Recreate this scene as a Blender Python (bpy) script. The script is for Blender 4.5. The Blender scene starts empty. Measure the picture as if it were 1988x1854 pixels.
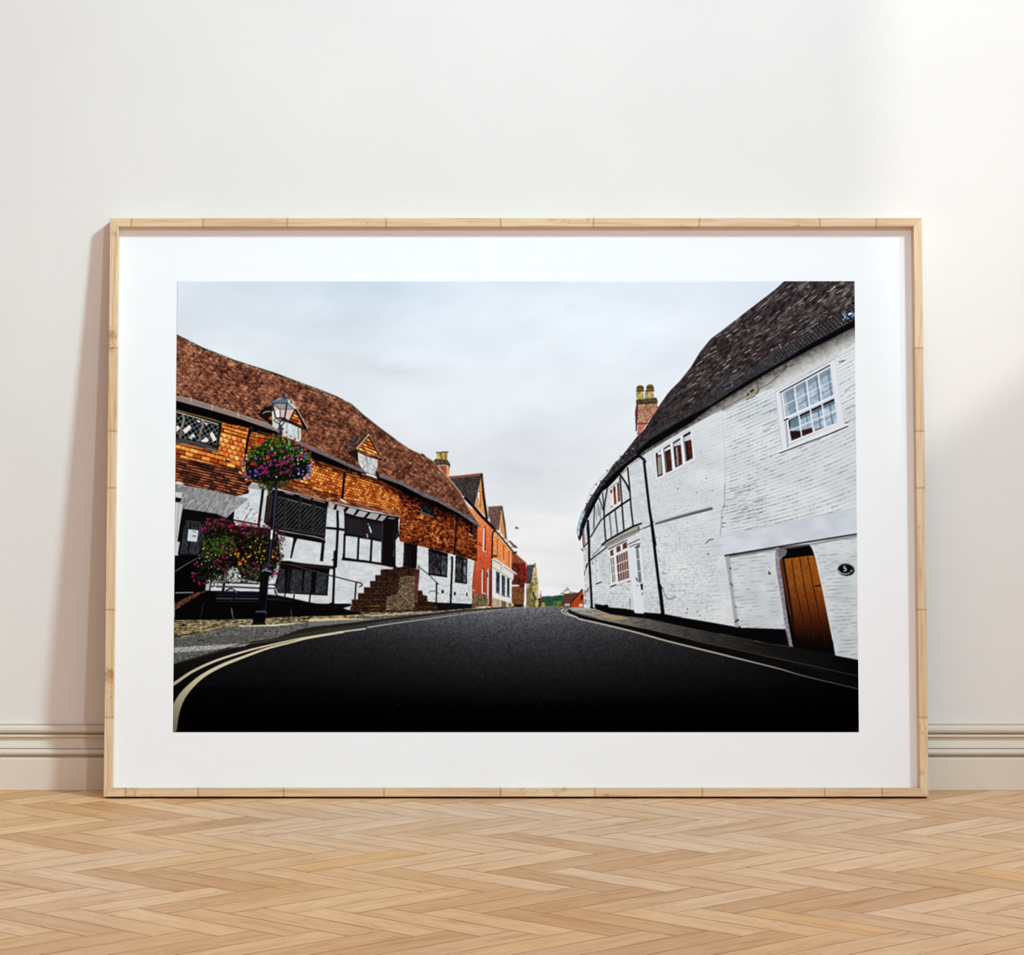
import bpy, bmesh, math, random
import numpy as np
from mathutils import Vector, Matrix

S = bpy.context.scene
COL = S.collection
# ---------------------------------------------------------------- camera, light, exposure
F_PX, HOR, CX = 6800.0, 600.0, 994.0
CAM_Y, CAM_Z = -6.862, 0.939
cam = bpy.data.objects.new('camera', bpy.data.cameras.new('camera'))
COL.objects.link(cam)
cam.location = (0, CAM_Y, CAM_Z)
cam.rotation_euler = (math.pi / 2, 0, 0)
cam.data.sensor_fit = 'HORIZONTAL'
cam.data.sensor_width = 36
cam.data.lens = F_PX / 1988 * 36
cam.data.shift_x = 0.0
cam.data.shift_y = -(927 - HOR) / 1988
cam.data.clip_start = .05
S.camera = cam
S.view_settings.view_transform = 'Standard'
S.view_settings.look = 'None'
S.view_settings.gamma = 1
S.view_settings.exposure = 0.0
S.view_settings.use_curve_mapping = False

world = bpy.data.worlds.new('world')
S.world = world
world.use_nodes = True
world.node_tree.nodes['Background'].inputs[0].default_value = (1.15, .905, .815, 1)
world.node_tree.nodes['Background'].inputs[1].default_value = .50

# low sun through the window of the right hand wall
sun = bpy.data.objects.new('sun', bpy.data.lights.new('sun', 'SUN'))
COL.objects.link(sun)
sun.data.energy = 1.15
sun.data.angle = math.radians(1.0)
sun.data.color = (1, .98, .95)
sun.rotation_euler = Vector((-1.2, 1.0, -.924)).to_track_quat('-Z', 'Y').to_euler()


def area(name, loc, target, size, power, color):
    o = bpy.data.objects.new(name, bpy.data.lights.new(name, 'AREA'))
    COL.objects.link(o)
    o.data.shape = 'DISK'
    o.data.size = size
    o.data.energy = power
    o.data.color = color
    o.location = loc
    o.rotation_euler = (Vector(target) - Vector(loc)).to_track_quat('-Z', 'Y').to_euler()
    return o


lamp_a = area('added_far_light', (1.35, -5.0, 2.75), (-.1, 0, .8), .22, 110 * .47, (.81, .96, 1.06))  # unseen lamp added inside the room for the tight frame shadow, no window there
lamp_b = area('added_side_light', (3.8, -4.2, 5.0), (-.5, 0, 1.25), .85, 100 * .27, (.66, .94, 1.06))  # unseen soft lamp added inside the room for the wider frame shadow
lamp_b.data.spread = math.radians(46)


# ---------------------------------------------------------------- helpers
def mat(name):
    m = bpy.data.materials.new(name)
    m.use_nodes = True
    nt = m.node_tree
    b = nt.nodes['Principled BSDF']
    return m, nt, b


def N(nt, t, **kw):
    n = nt.nodes.new(t)
    for k, v in kw.items():
        if k.startswith('i_'):
            n.inputs[k[2:].replace('_', ' ')].default_value = v
        else:
            setattr(n, k, v)
    return n


def lin(c):
    return tuple(((x / 255) / 12.92 if x / 255 <= .04045 else ((x / 255 + .055) / 1.055) ** 2.4) for x in c) + (1,)


def ramp_node(nt, *st):
    r = nt.nodes.new('ShaderNodeValToRGB')
    while len(r.color_ramp.elements) < len(st):
        r.color_ramp.elements.new(.5)
    for e, (p, c) in zip(r.color_ramp.elements, st):
        e.position = p
        e.color = lin(c)
    return r


def mix(nt, a, b, fac, mode='MIX'):
    m = nt.nodes.new('ShaderNodeMix')
    m.data_type = 'RGBA'
    m.blend_type = mode
    for sock, v in ((m.inputs[6], a), (m.inputs[7], b), (m.inputs[0], fac)):
        if isinstance(v, (int, float, tuple)):
            sock.default_value = v
        else:
            nt.links.new(v, sock)
    return m.outputs[2]


def mobj(name, verts, faces, m, parent=None, smooth=False):
    me = bpy.data.meshes.new(name)
    me.from_pydata(verts, [], faces)
    me.materials.append(m)
    if smooth:
        me.polygons.foreach_set('use_smooth', [True] * len(me.polygons))
    me.update()
    o = bpy.data.objects.new(name, me)
    COL.objects.link(o)
    if parent:
        o.parent = parent
    return o


def boxdata(x0, x1, y0, y1, z0, z1):
    v = [(x, y, z) for x in (x0, x1) for y in (y0, y1) for z in (z0, z1)]
    f = [(0, 1, 3, 2), (4, 6, 7, 5), (0, 4, 5, 1), (2, 3, 7, 6), (0, 2, 6, 4), (1, 5, 7, 3)]
    return v, f


def structure(o):
    o['kind'] = 'structure'
    return o


# ---------------------------------------------------------------- room shell
def wall_mat(name, c0, c1, bump):
    m, nt, b = mat(name)
    tc = N(nt, 'ShaderNodeTexCoord')
    n1 = N(nt, 'ShaderNodeTexNoise', i_Scale=2.3, i_Detail=4.0)
    nt.links.new(tc.outputs['Object'], n1.inputs['Vector'])
    r = ramp_node(nt, (.3, c0), (.7, c1))
    nt.links.new(n1.outputs['Fac'], r.inputs[0])
    nt.links.new(r.outputs[0], b.inputs['Base Color'])
    n2 = N(nt, 'ShaderNodeTexNoise', i_Scale=38.0, i_Detail=6.0, i_Roughness=.6)
    nt.links.new(tc.outputs['Object'], n2.inputs['Vector'])
    bp = N(nt, 'ShaderNodeBump', i_Strength=bump, i_Distance=.002)
    nt.links.new(n2.outputs['Fac'], bp.inputs['Height'])
    nt.links.new(bp.outputs[0], b.inputs['Normal'])
    b.inputs['Roughness'].default_value = .7
    b.inputs['Specular IOR Level'].default_value = .2
    return m


M_wall = wall_mat('painted_plaster', (230, 227, 225), (235, 232, 229), .25)
M_base = wall_mat('painted_timber', (222, 211, 196), (228, 218, 204), .35)

v, f = boxdata(-4.0, 4.5, 0, .12, -.12, 6.0)
structure(mobj('wall_back', v, f, M_wall))

# right hand wall with the window opening that lets the low sun in
WX = 4.4
vs, fs = [], []
for (y0, y1, z0, z1) in ((-7.6, -3.15, -.12, 6.0), (-2.2, 0, -.12, 6.0), (-3.15, -2.2, -.12, 3.43), (-3.15, -2.2, 5.0, 6.0)):
    v, f = boxdata(WX, WX + .1, y0, y1, z0, z1)
    fs += [tuple(i + len(vs) for i in q) for q in f]
    vs += v
structure(mobj('wall_right', vs, fs, M_wall))
vs, fs = [], []
for (y0, y1, z0, z1) in ((-3.20, -3.14, 3.38, 5.05), (-2.21, -2.15, 3.38, 5.05), (-3.14, -2.21, 3.38, 3.44), (-3.14, -2.21, 4.99, 5.05)):
    v, f = boxdata(WX + .02, WX + .06, y0 + .0, y1, z0, z1)
    fs += [tuple(i + len(vs) for i in q) for q in f]
    vs += v
wf = structure(mobj('window_1', vs, fs, M_base))

# moulded skirting, swept along the wall
prof = [(0, .1285), (.005, .1285), (.0055, .1275), (.0055, .1262), (.0035, .1255), (.0035, .1248), (.0080, .1246), (.0125, .1228), (.0150, .1195),
        (.0155, .1160), (.0138, .1125), (.0095, .1098), (.0030, .1090), (.0025, .1068), (.0160, .1064), (.0182, .1052), (.0182, .1034), (.0160, .1022),
        (.0092, .1018), (.0098, .0980), (.0120, .0930), (.0160, .0880), (.0205, .0845), (.0222, .0838), (.0226, .0826), (.0222, .0814), (.0190, .0810), (.0190, .0802), (.0240, .0798),
        (.0278, .0778), (.0292, .0748), (.0285, .0712), (.0245, .0690), (.0170, .0680), (.0160, .0665), (.0160, .0640), (.0300, .0636), (.0325, .0626), (.0332, .0612), (.0332, .002), (.0325, 0), (0, 0)]
vs = [(x, -d, z) for x in (-4.0, 4.4) for d, z in prof]
n = len(prof)
fs = [(i, i + 1, n + i + 1, n + i) for i in range(n - 1)] + [tuple(range(n)), tuple(range(2 * n - 1, n - 1, -1))]
bb_ = structure(mobj('baseboard_back', vs, fs, M_base))
md = bb_.modifiers.new('b', 'BEVEL'); md.width = .0005; md.segments = 2; md.limit_method = 'ANGLE'

# herringbone parquet: every block a bevelled board of the one floor mesh
W = .0703
KX = .98681
L = 4 * W
r2 = math.sqrt(2)
OX, OY = -.0477, .1707
random.seed(3)
verts, faces, uvs, tone, loc = [], [], [], [], []


def block(a0, b0, la, lb):
    g = .0004
    c = [(a0 + g, b0 + g), (a0 + la - g, b0 + g), (a0 + la - g, b0 + lb - g), (a0 + g, b0 + lb - g)]
    P = [((a + b) / r2 * KX + OX, (b - a) / r2 * 1 + OY) for a, b in c]
    cx, cy = sum(p[0] for p in P) / 4, sum(p[1] for p in P) / 4
    if not (-2.6 < cx < 4.5 and -7.4 < cy < .12):
        return
    if 1 < 0:
        P = P[::-1]
    i = len(verts)
    e = .0005
    dz = random.uniform(-.00006, .00006)
    for x, y in P:
        verts.append((x, y, -.0014))
    for x, y in P:
        verts.append((x, y, -.0003 + dz))
    for x, y in P:
        d = math.hypot(cx - x, cy - y)
        verts.append((x + (cx - x) / d * e * 1.4, y + (cy - y) / d * e * 1.4, dz))
    fc = [(i + 8, i + 9, i + 10, i + 11)] + [(i + k, i + (k + 1) % 4, i + 4 + (k + 1) % 4, i + 4 + k) for k in range(4)] + [(i + 4 + k, i + 4 + (k + 1) % 4, i + 8 + (k + 1) % 4, i + 8 + k) for k in range(4)]
    t = (random.random(), random.random(), random.random(), 1)
    ou, ov = random.uniform(0, 50), random.uniform(0, 50)
    horiz = la > lb
    for q in fc:
        faces.append(q)
        for k in q:
            x, y, z = verts[k]
            y2 = (y - OY) * 1
            a, b = ((x - OX) - y2) / r2, ((x - OX) + y2) / r2
            a_, b_ = ((x - OX) / KX - y2) / r2, ((x - OX) / KX + y2) / r2
            u, w = (a, b) if horiz else (b, a)
            uvs.append((u + ou, w + ov))
            du, dw = (a_ - a0, b_ - b0) if horiz else (b_ - b0, a_ - a0)
            loc.append((du, dw))
            tone.append(t)


for m_ in range(-12, 13):
    for k in range(-140, 141):
        block(W * (k + 8 * m_), W * k, L, W)
        block(W * (k + 4 + 8 * m_), W * (k - 3), W, L)
Mf, nt, b = mat('oak_parquet')
uv = N(nt, 'ShaderNodeUVMap'); uv.uv_map = 'UVMap'
at = N(nt, 'ShaderNodeAttribute'); at.attribute_name = 'tone'
sp = N(nt, 'ShaderNodeSeparateColor'); nt.links.new(at.outputs['Color'], sp.inputs[0])
mp = N(nt, 'ShaderNodeMapping'); mp.inputs['Scale'].default_value = (7.0, 42.0, 1); nt.links.new(uv.outputs[0], mp.inputs[0])
g1 = N(nt, 'ShaderNodeTexNoise', i_Scale=1.0, i_Detail=6.0, i_Roughness=.62, i_Distortion=.4); nt.links.new(mp.outputs[0], g1.inputs['Vector'])
mp2 = N(nt, 'ShaderNodeMapping'); mp2.inputs['Scale'].default_value = (22.0, 210.0, 1); nt.links.new(uv.outputs[0], mp2.inputs[0])
g2 = N(nt, 'ShaderNodeTexNoise', i_Scale=1.0, i_Detail=3.0); nt.links.new(mp2.outputs[0], g2.inputs['Vector'])
tonr = ramp_node(nt, (0, (214, 176, 138)), (.14, (224, 192, 158)), (.45, (234, 205, 176)), (.8, (241, 217, 192)), (1, (234, 198, 154)))
nt.links.new(sp.outputs[0], tonr.inputs[0])
gr = ramp_node(nt, (.26, (188, 146, 108)), (.42, (238, 224, 206)), (.6, (255, 252, 248)))
nt.links.new(g1.outputs['Fac'], gr.inputs[0])
c1 = mix(nt, tonr.outputs[0], gr.outputs[0], .62, 'MULTIPLY')
gr2 = ramp_node(nt, (.35, (226, 206, 188)), (.55, (255, 255, 255)))
nt.links.new(g2.outputs['Fac'], gr2.inputs[0])
c2 = mix(nt, c1, gr2.outputs[0], .4, 'MULTIPLY')
# brown stains and rubbed marks
tc = N(nt, 'ShaderNodeTexCoord')
s1 = N(nt, 'ShaderNodeTexNoise', i_Scale=5.5, i_Detail=7.0, i_Roughness=.72); nt.links.new(tc.outputs['Object'], s1.inputs['Vector'])
mp3 = N(nt, 'ShaderNodeMapping'); mp3.inputs['Scale'].default_value = (30.0, 190.0, 1); nt.links.new(uv.outputs[0], mp3.inputs[0])
s2 = N(nt, 'ShaderNodeTexNoise', i_Scale=1.0, i_Detail=5.0, i_Roughness=.7); nt.links.new(mp3.outputs[0], s2.inputs['Vector'])
ml = N(nt, 'ShaderNodeMath', operation='MULTIPLY'); nt.links.new(s1.outputs['Fac'], ml.inputs[0]); nt.links.new(s2.outputs['Fac'], ml.inputs[1])
sr = N(nt, 'ShaderNodeMapRange'); sr.inputs[1].default_value = .315; sr.inputs[2].default_value = .41; sr.inputs[3].default_value = 0; sr.inputs[4].default_value = .75
nt.links.new(ml.outputs[0], sr.inputs[0])
c3 = mix(nt, c2, lin((152, 100, 62)), sr.outputs[0])
s3 = N(nt, 'ShaderNodeTexNoise', i_Scale=.9, i_Detail=2.0); nt.links.new(tc.outputs['Object'], s3.inputs['Vector'])
hr = ramp_node(nt, (.38, (255, 240, 205)), (.62, (252, 247, 240)))
nt.links.new(s3.outputs['Fac'], hr.inputs[0])
c4 = mix(nt, c3, hr.outputs[0], .9, 'MULTIPLY')
# dirt worked into the joints between the blocks
ub = N(nt, 'ShaderNodeUVMap'); ub.uv_map = 'block'
sb = N(nt, 'ShaderNodeSeparateXYZ'); nt.links.new(ub.outputs[0], sb.inputs[0])


def edge(sock, ln):
    a1 = N(nt, 'ShaderNodeMath', operation='SUBTRACT'); nt.links.new(sock, a1.inputs[0]); a1.inputs[1].default_value = ln / 2
    a2 = N(nt, 'ShaderNodeMath', operation='ABSOLUTE'); nt.links.new(a1.outputs[0], a2.inputs[0])
    a3 = N(nt, 'ShaderNodeMath', operation='SUBTRACT'); a3.inputs[0].default_value = ln / 2; nt.links.new(a2.outputs[0], a3.inputs[1])
    return a3.outputs[0]


mn = N(nt, 'ShaderNodeMath', operation='MINIMUM'); nt.links.new(edge(sb.outputs[0], L), mn.inputs[0]); nt.links.new(edge(sb.outputs[1], W), mn.inputs[1])
jr = N(nt, 'ShaderNodeMapRange'); jr.inputs[1].default_value = .0013; jr.inputs[2].default_value = .0024; jr.inputs[3].default_value = .68; jr.inputs[4].default_value = 0
nt.links.new(mn.outputs[0], jr.inputs[0])
jn = N(nt, 'ShaderNodeTexNoise', i_Scale=7.0, i_Detail=3.0); nt.links.new(tc.outputs['Object'], jn.inputs['Vector'])
jm = N(nt, 'ShaderNodeMapRange'); jm.inputs[1].default_value = .3; jm.inputs[2].default_value = .6; jm.inputs[3].default_value = .45; jm.inputs[4].default_value = 1
nt.links.new(jn.outputs['Fac'], jm.inputs[0])
jx = N(nt, 'ShaderNodeMath', operation='MULTIPLY'); nt.links.new(jr.outputs[0], jx.inputs[0]); nt.links.new(jm.outputs[0], jx.inputs[1])
c5 = mix(nt, c4, lin((120, 76, 48)), jx.outputs[0])
nt.links.new(c5, b.inputs['Base Color'])
b.inputs['Roughness'].default_value = .5
b.inputs['Specular IOR Level'].default_value = .3
bp = N(nt, 'ShaderNodeBump', i_Strength=.12, i_Distance=.001); nt.links.new(g1.outputs['Fac'], bp.inputs['Height']); nt.links.new(bp.outputs[0], b.inputs['Normal'])
Mg, ntg, bg = mat('joint_dirt'); bg.inputs['Base Color'].default_value = lin((110, 70, 44)); bg.inputs['Roughness'].default_value = .9
i = len(verts)
verts += [(-4, -7.6, -.0006), (4.5, -7.6, -.0006), (4.5, .1, -.0006), (-4, .1, -.0006), (-4, -7.6, -.06), (4.5, -7.6, -.06), (4.5, .1, -.06), (-4, .1, -.06)]
nb = len(faces)
faces += [(i, i + 1, i + 2, i + 3), (i + 7, i + 6, i + 5, i + 4), (i, i + 4, i + 5, i + 1), (i + 1, i + 5, i + 6, i + 2), (i + 2, i + 6, i + 7, i + 3), (i + 3, i + 7, i + 4, i)]
uvs += [(0, 0)] * 24
tone += [(.5, .5, .5, 1)] * 24
loc += [(0, 0)] * 24
fl = structure(mobj('floor', verts, faces, Mf))
fl.data.materials.append(Mg)
for p in fl.data.polygons[nb:]:
    p.material_index = 1
ul = fl.data.uv_layers.new(name='UVMap')
ul.data.foreach_set('uv', np.array(uvs, np.float32).ravel())
ul2 = fl.data.uv_layers.new(name='block')
ul2.data.foreach_set('uv', np.array(loc, np.float32).ravel())
ca = fl.data.color_attributes.new('tone', 'FLOAT_COLOR', 'CORNER')
ca.data.foreach_set('color', np.array(tone, np.float32).ravel())

# ---------------------------------------------------------------- the framed print
T, FW, FH, RW = .038, 1.5817, 1.1175, .0165
BY, FX = .110, .0078
TH = math.asin((BY - .0005) / FH)
root = bpy.data.objects.new('framed_print', None)
COL.objects.link(root)
root.location = (FX, -BY, .0006)
root.rotation_euler = (-TH, 0, 0)
root['label'] = 'wide pale oak framed street photograph leaning against the wall on the parquet'
root['category'] = 'picture'


def wood_mat(name, vertical):
    m, nt, b = mat(name)
    tc = N(nt, 'ShaderNodeTexCoord')
    mp = N(nt, 'ShaderNodeMapping')
    mp.inputs['Scale'].default_value = (160, 160, 7) if vertical else (7, 160, 160)
    mp.inputs['Rotation'].default_value = (0, .012, 0)
    nt.links.new(tc.outputs['Object'], mp.inputs[0])
    g = N(nt, 'ShaderNodeTexNoise', i_Scale=1.0, i_Detail=5.0, i_Distortion=.8)
    nt.links.new(mp.outputs[0], g.inputs['Vector'])
    sx = N(nt, 'ShaderNodeSeparateXYZ'); nt.links.new(tc.outputs['Object'], sx.inputs[0])
    vo = N(nt, 'ShaderNodeTexVoronoi', voronoi_dimensions='1D', i_Scale=5.5, i_Randomness=.9)
    nt.links.new(sx.outputs['Z' if vertical else 'X'], vo.inputs['W'])
    sc = N(nt, 'ShaderNodeSeparateColor'); nt.links.new(vo.outputs['Color'], sc.inputs[0])
    tr = ramp_node(nt, (0, (220, 192, 160)), (.5, (230, 208, 178)), (1, (222, 196, 170)))
    nt.links.new(sc.outputs[0], tr.inputs[0])
    gr = ramp_node(nt, (.3, (224, 196, 160)), (.5, (250, 242, 228)), (.7, (255, 255, 250)))
    nt.links.new(g.outputs['Fac'], gr.inputs[0])
    c = mix(nt, tr.outputs[0], gr.outputs[0], .8, 'MULTIPLY')
    ve = N(nt, 'ShaderNodeTexVoronoi', voronoi_dimensions='1D', feature='DISTANCE_TO_EDGE', i_Scale=5.5, i_Randomness=.9)
    nt.links.new(sx.outputs['Z' if vertical else 'X'], ve.inputs['W'])
    er = ramp_node(nt, (0, (206, 172, 140)), (.006, (228, 204, 178)), (.016, (255, 255, 255)))
    nt.links.new(ve.outputs['Distance'], er.inputs[0])
    c = mix(nt, c, er.outputs[0], .75, 'MULTIPLY')
    kn = N(nt, 'ShaderNodeTexNoise', i_Scale=16.0, i_Detail=6.0, i_Roughness=.7); nt.links.new(tc.outputs['Object'], kn.inputs['Vector'])
    kr = ramp_node(nt, (.60, (255, 255, 255)), (.70, (190, 140, 100)))
    nt.links.new(kn.outputs['Fac'], kr.inputs[0])
    c = mix(nt, c, kr.outputs[0], .7, 'MULTIPLY')
    nt.links.new(c, b.inputs['Base Color'])
    b.inputs['Roughness'].default_value = .5
    b.inputs['Specular IOR Level'].default_value = .3
    return m


MWh, MWv = wood_mat('frame_oak_across', False), wood_mat('frame_oak_upright', True)


def rail(p0, p1, q0, q1, m):
    # outer edge p0-p1, inner edge q0-q1 (x, z); front at -T, back at 0
    vs = []
    for y in (-T, 0):
        for (x, z) in (p0, p1, q1, q0):
            vs.append((x, y, z))
    fs = [(0, 1, 2, 3), (7, 6, 5, 4), (0, 4, 5, 1), (1, 5, 6, 2), (2, 6, 7, 3), (3, 7, 4, 0)]
    bm = bmesh.new()
    bv = [bm.verts.new(c) for c in vs]
    for q in fs:
        bm.faces.new([bv[k] for k in q])
    bmesh.ops.recalc_face_normals(bm, faces=bm.faces)
    ed = [e for e in bm.edges if {(round(vv.co.y, 4)) for vv in e.verts} == {round(-T, 4)} and (abs(e.verts[0].co.x - e.verts[1].co.x) < 1e-6 or abs(e.verts[0].co.z - e.verts[1].co.z) < 1e-6)]
    bmesh.ops.bevel(bm, geom=ed, offset=.0009, segments=3, affect='EDGES', profile=.5)
    me = bpy.data.meshes.new('frame_rail')
    bm.to_mesh(me)
    bm.free()
    me.materials.append(m)
    o = bpy.data.objects.new('frame_rail', me)
    COL.objects.link(o)
    o.parent = root
    return o


h, r_, e_ = FW / 2, RW, .00022
rail((-h, FH), (h, FH), (-h + r_, FH - r_), (h - r_, FH - r_), MWh)
rail((-h, 0), (h, 0), (-h + r_, r_), (h - r_, r_), MWh)
rail((-h, 0 + e_), (-h, FH - e_), (-h + r_, r_ + e_), (-h + r_, FH - r_ - e_), MWv)
rail((h, 0 + e_), (h, FH - e_), (h - r_, r_ + e_), (h - r_, FH - r_ - e_), MWv)

M_mat, nt, b = mat('white_mount_board')
n_ = N(nt, 'ShaderNodeTexNoise', i_Scale=900.0); r = ramp_node(nt, (0, (243, 245, 248)), (1, (246, 248, 251)))
nt.links.new(n_.outputs['Fac'], r.inputs[0]); nt.links.new(r.outputs[0], b.inputs['Base Color'])
b.inputs['Roughness'].default_value = .9; b.inputs['Specular IOR Level'].default_value = .1
v, f = boxdata(-h + r_ - .0005, h - r_ + .0005, -.014, -.010, r_ - .0005, FH - r_ + .0005)
mobj('mount_board', v, f, M_mat, root)
M_bk, nt, b = mat('backing_fibreboard')
n_ = N(nt, 'ShaderNodeTexNoise', i_Scale=120.0); r = ramp_node(nt, (0, (130, 98, 66)), (1, (160, 124, 86)))
nt.links.new(n_.outputs['Fac'], r.inputs[0]); nt.links.new(r.outputs[0], b.inputs['Base Color']); b.inputs['Roughness'].default_value = .9
v, f = boxdata(-h + r_ + .0005, h - r_ - .0005, -.0098, -.0015, r_ + .0005, FH - r_ - .0005)
mobj('backing_board', v, f, M_bk, root)

# ---------------------------------------------------------------- the printed picture (pigment of the print)
PX0, PY0, SS = 330, 540, 2
PW, PH = 1346, 888
CV = np.zeros((PH * SS, PW * SS, 3), np.float32)
rng = np.random.RandomState(7)


def K(ox, oy, s):
    def f(*a):
        return [(ox + a[i] / s, oy + a[i + 1] / s) for i in range(0, len(a), 2)]
    return f


A1 = K(336, 640, 8.425); A2 = K(500, 740, 13.243); A3 = K(336, 780, 9.268); A4 = K(450, 830, 11.044)
A5 = K(600, 830, 9.94); A6 = K(780, 860, 7.646); A7 = K(336, 930, 9.745); A8 = K(500, 940, 9.94)
B1 = K(336, 1040, 9.27); B2 = K(500, 1060, 9.036); B3 = K(660, 960, 11.044); B4 = K(680, 1080, 11.044)
B5 = K(800, 980, 8.425); B6 = K(920, 960, 7.725); B7 = K(336, 1160, 6.539); B8 = K(600, 1150, 4.518)
C1 = K(1110, 860, 9.27); C2 = K(1110, 1020, 9.27); C3 = K(1200, 720, 7.727); C4 = K(1380, 540, 6.855)
C5 = K(1480, 680, 8.427); C6 = K(1250, 940, 6.391); C7 = K(1400, 1000, 6.182); C8 = K(1080, 1160, 6.2125)
D3 = K(330, 980, 2.967); R4 = K(1000, 980, 2.9235); R2 = K(1000, 540, 2.9235)


def col(c):
    return np.array(c, np.float32) / 255.0


def hsh(i, j, s=0):
    n = (i.astype(np.int64) * 374761393 + j.astype(np.int64) * 668265263 + s * 982451653) & 0xffffffff
    n = ((n ^ (n >> 13)) * 1274126177) & 0xffffffff
    n = ((n ^ (n >> 16)) * 2246822519) & 0xffffffff
    return ((n ^ (n >> 15)) & 0xffff).astype(np.float32) / 65535.0


def vn(x, y, s=0):
    xi = np.floor(x); yi = np.floor(y)
    fx = x - xi; fy = y - yi
    fx = fx * fx * (3 - 2 * fx); fy = fy * fy * (3 - 2 * fy)
    a = hsh(xi, yi, s); b = hsh(xi + 1, yi, s); c = hsh(xi, yi + 1, s); d = hsh(xi + 1, yi + 1, s)
    return (a + (b - a) * fx) * (1 - fy) + (c + (d - c) * fx) * fy


def fbm(x, y, s=0, o=3):
    r = 0; t = 0; k = 1.0
    for i in range(o):
        r = r + k * vn(x * 2 ** i, y * 2 ** i, s + i * 17); t += k; k *= 0.55
    return r / t


def sub(x0, y0, x1, y1):
    i0 = max(0, int((x0 - PX0) * SS) - 1); i1 = min(PW * SS, int((x1 - PX0) * SS) + 2)
    j0 = max(0, int((y0 - PY0) * SS) - 1); j1 = min(PH * SS, int((y1 - PY0) * SS) + 2)
    if i1 <= i0 or j1 <= j0:
        return None
    x = PX0 + (np.arange(i0, i1) + .5) / SS; y = PY0 + (np.arange(j0, j1) + .5) / SS
    X, Y = np.meshgrid(x, y)
    return (slice(j0, j1), slice(i0, i1)), X.astype(np.float32), Y.astype(np.float32)


def pmask(pts, X, Y):
    m = np.zeros(X.shape, bool)
    yv = Y[:, 0]
    n = len(pts)
    for k in range(n):
        (xa, ya), (xb, yb) = pts[k], pts[(k + 1) % n]
        if ya == yb:
            continue
        r = np.nonzero((yv > min(ya, yb)) & (yv <= max(ya, yb)))[0]
        if len(r) == 0:
            continue
        xc = xa + (yv[r] - ya) * (xb - xa) / (yb - ya)
        m[r] ^= X[r] < xc[:, None]
    return m


def put(sl, m, c, X, Y, al=1.0):
    if callable(c):
        rgb = c(X[m], Y[m])
    else:
        rgb = col(c)
    V = CV[sl]
    V[m] = V[m] * (1 - al) + rgb * al


def fill(pts, c, al=1.0):
    xs = [p[0] for p in pts]; ys = [p[1] for p in pts]
    r = sub(min(xs), min(ys), max(xs), max(ys))
    if r is None:
        return
    sl, X, Y = r
    m = pmask(pts, X, Y)
    if m.any():
        put(sl, m, c, X, Y, al)


def line(pts, w, c, al=1.0, w2=None):
    n = len(pts) - 1
    for k in range(n):
        (xa, ya), (xb, yb) = pts[k], pts[k + 1]
        wa = w if w2 is None else w + (w2 - w) * k / n
        wb = w if w2 is None else w + (w2 - w) * (k + 1) / n
        h = max(wa, wb) / 2 + .6
        r = sub(min(xa, xb) - h, min(ya, yb) - h, max(xa, xb) + h, max(ya, yb) + h)
        if r is None:
            continue
        sl, X, Y = r
        dx, dy = xb - xa, yb - ya
        L = dx * dx + dy * dy + 1e-9
        t = np.clip(((X - xa) * dx + (Y - ya) * dy) / L, 0, 1)
        d = np.hypot(X - xa - t * dx, Y - ya - t * dy)
        a = np.clip((wa + (wb - wa) * t) / 2 - d + .25, 0, .5) * 2 * al
        a = np.clip(a, 0, 1)[..., None]
        V = CV[sl]
        V[:] = V * (1 - a) + col(c) * a


def blob(x, y, rx, ry, an, c, al=1.0):
    h = max(rx, ry) + .5
    r = sub(x - h, y - h, x + h, y + h)
    if r is None:
        return
    sl, X, Y = r
    ca, sa = math.cos(an), math.sin(an)
    u = ((X - x) * ca + (Y - y) * sa) / rx; v = (-(X - x) * sa + (Y - y) * ca) / ry
    a = (np.clip((1.15 - (u * u + v * v)) * 2.5, 0, 1) * al)[..., None]
    V = CV[sl]
    V[:] = V * (1 - a) + col(c) * a


def crv(pts, n=8):
    P = [pts[0]] + list(pts) + [pts[-1]]
    out = []
    for i in range(1, len(P) - 2):
        for k in range(n):
            t = k / n
            o = []
            for d in (0, 1):
                a, b, c, e = P[i - 1][d], P[i][d], P[i + 1][d], P[i + 2][d]
                o.append(.5 * (2 * b + (c - a) * t + (2 * a - 5 * b + 4 * c - e) * t * t + (-a + 3 * b - 3 * c + e) * t ** 3))
            out.append(tuple(o))
    out.append(P[-1])
    return out


def yof(c, x):
    c = sorted(c)
    return np.interp(x, [p[0] for p in c], [p[1] for p in c])


def lerp(a, b, t):
    return a + (b - a) * np.clip(t, 0, 1)[..., None]


def ramp(t, *st):
    """colour ramp, st = (pos, rgb) ..."""
    ps = [s[0] for s in st]
    return np.stack([np.interp(t, ps, [s[1][k] / 255 for s in st]) for k in range(3)], -1).astype(np.float32)


# sky of the print
def sky(x, y):
    t = (y - 546) / 640.0
    s = (x - 343) / 1316.0
    c = ramp(t, (0, (220, 227, 236)), (.35, (227, 232, 239)), (.6, (230, 233, 239)), (.8, (236, 237, 240)), (1, (245, 248, 252)))
    n = fbm(x / 170, y / 90 + x / 420, 3, 4) - .5
    c = c + (n * .09)[..., None] * col((255, 250, 245))
    m = fbm(x / 260 + 9, y / 120 + 4, 11, 3)
    c = c + ((m - .5) * .05)[..., None] * np.array([1, .9, .6], np.float32)
    c = c + (np.exp(-((s - .62) ** 2) / .05 - ((t - .25) ** 2) / .06) * .03)[..., None]
    c = c - (np.exp(-((s - .3) ** 2) / .03 - ((t - .0) ** 2) / .03) * .05)[..., None] * np.array([1, .7, .3], np.float32)
    return c


fill([(330, 540), (1676, 540), (1676, 1200), (330, 1200)], sky)
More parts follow.
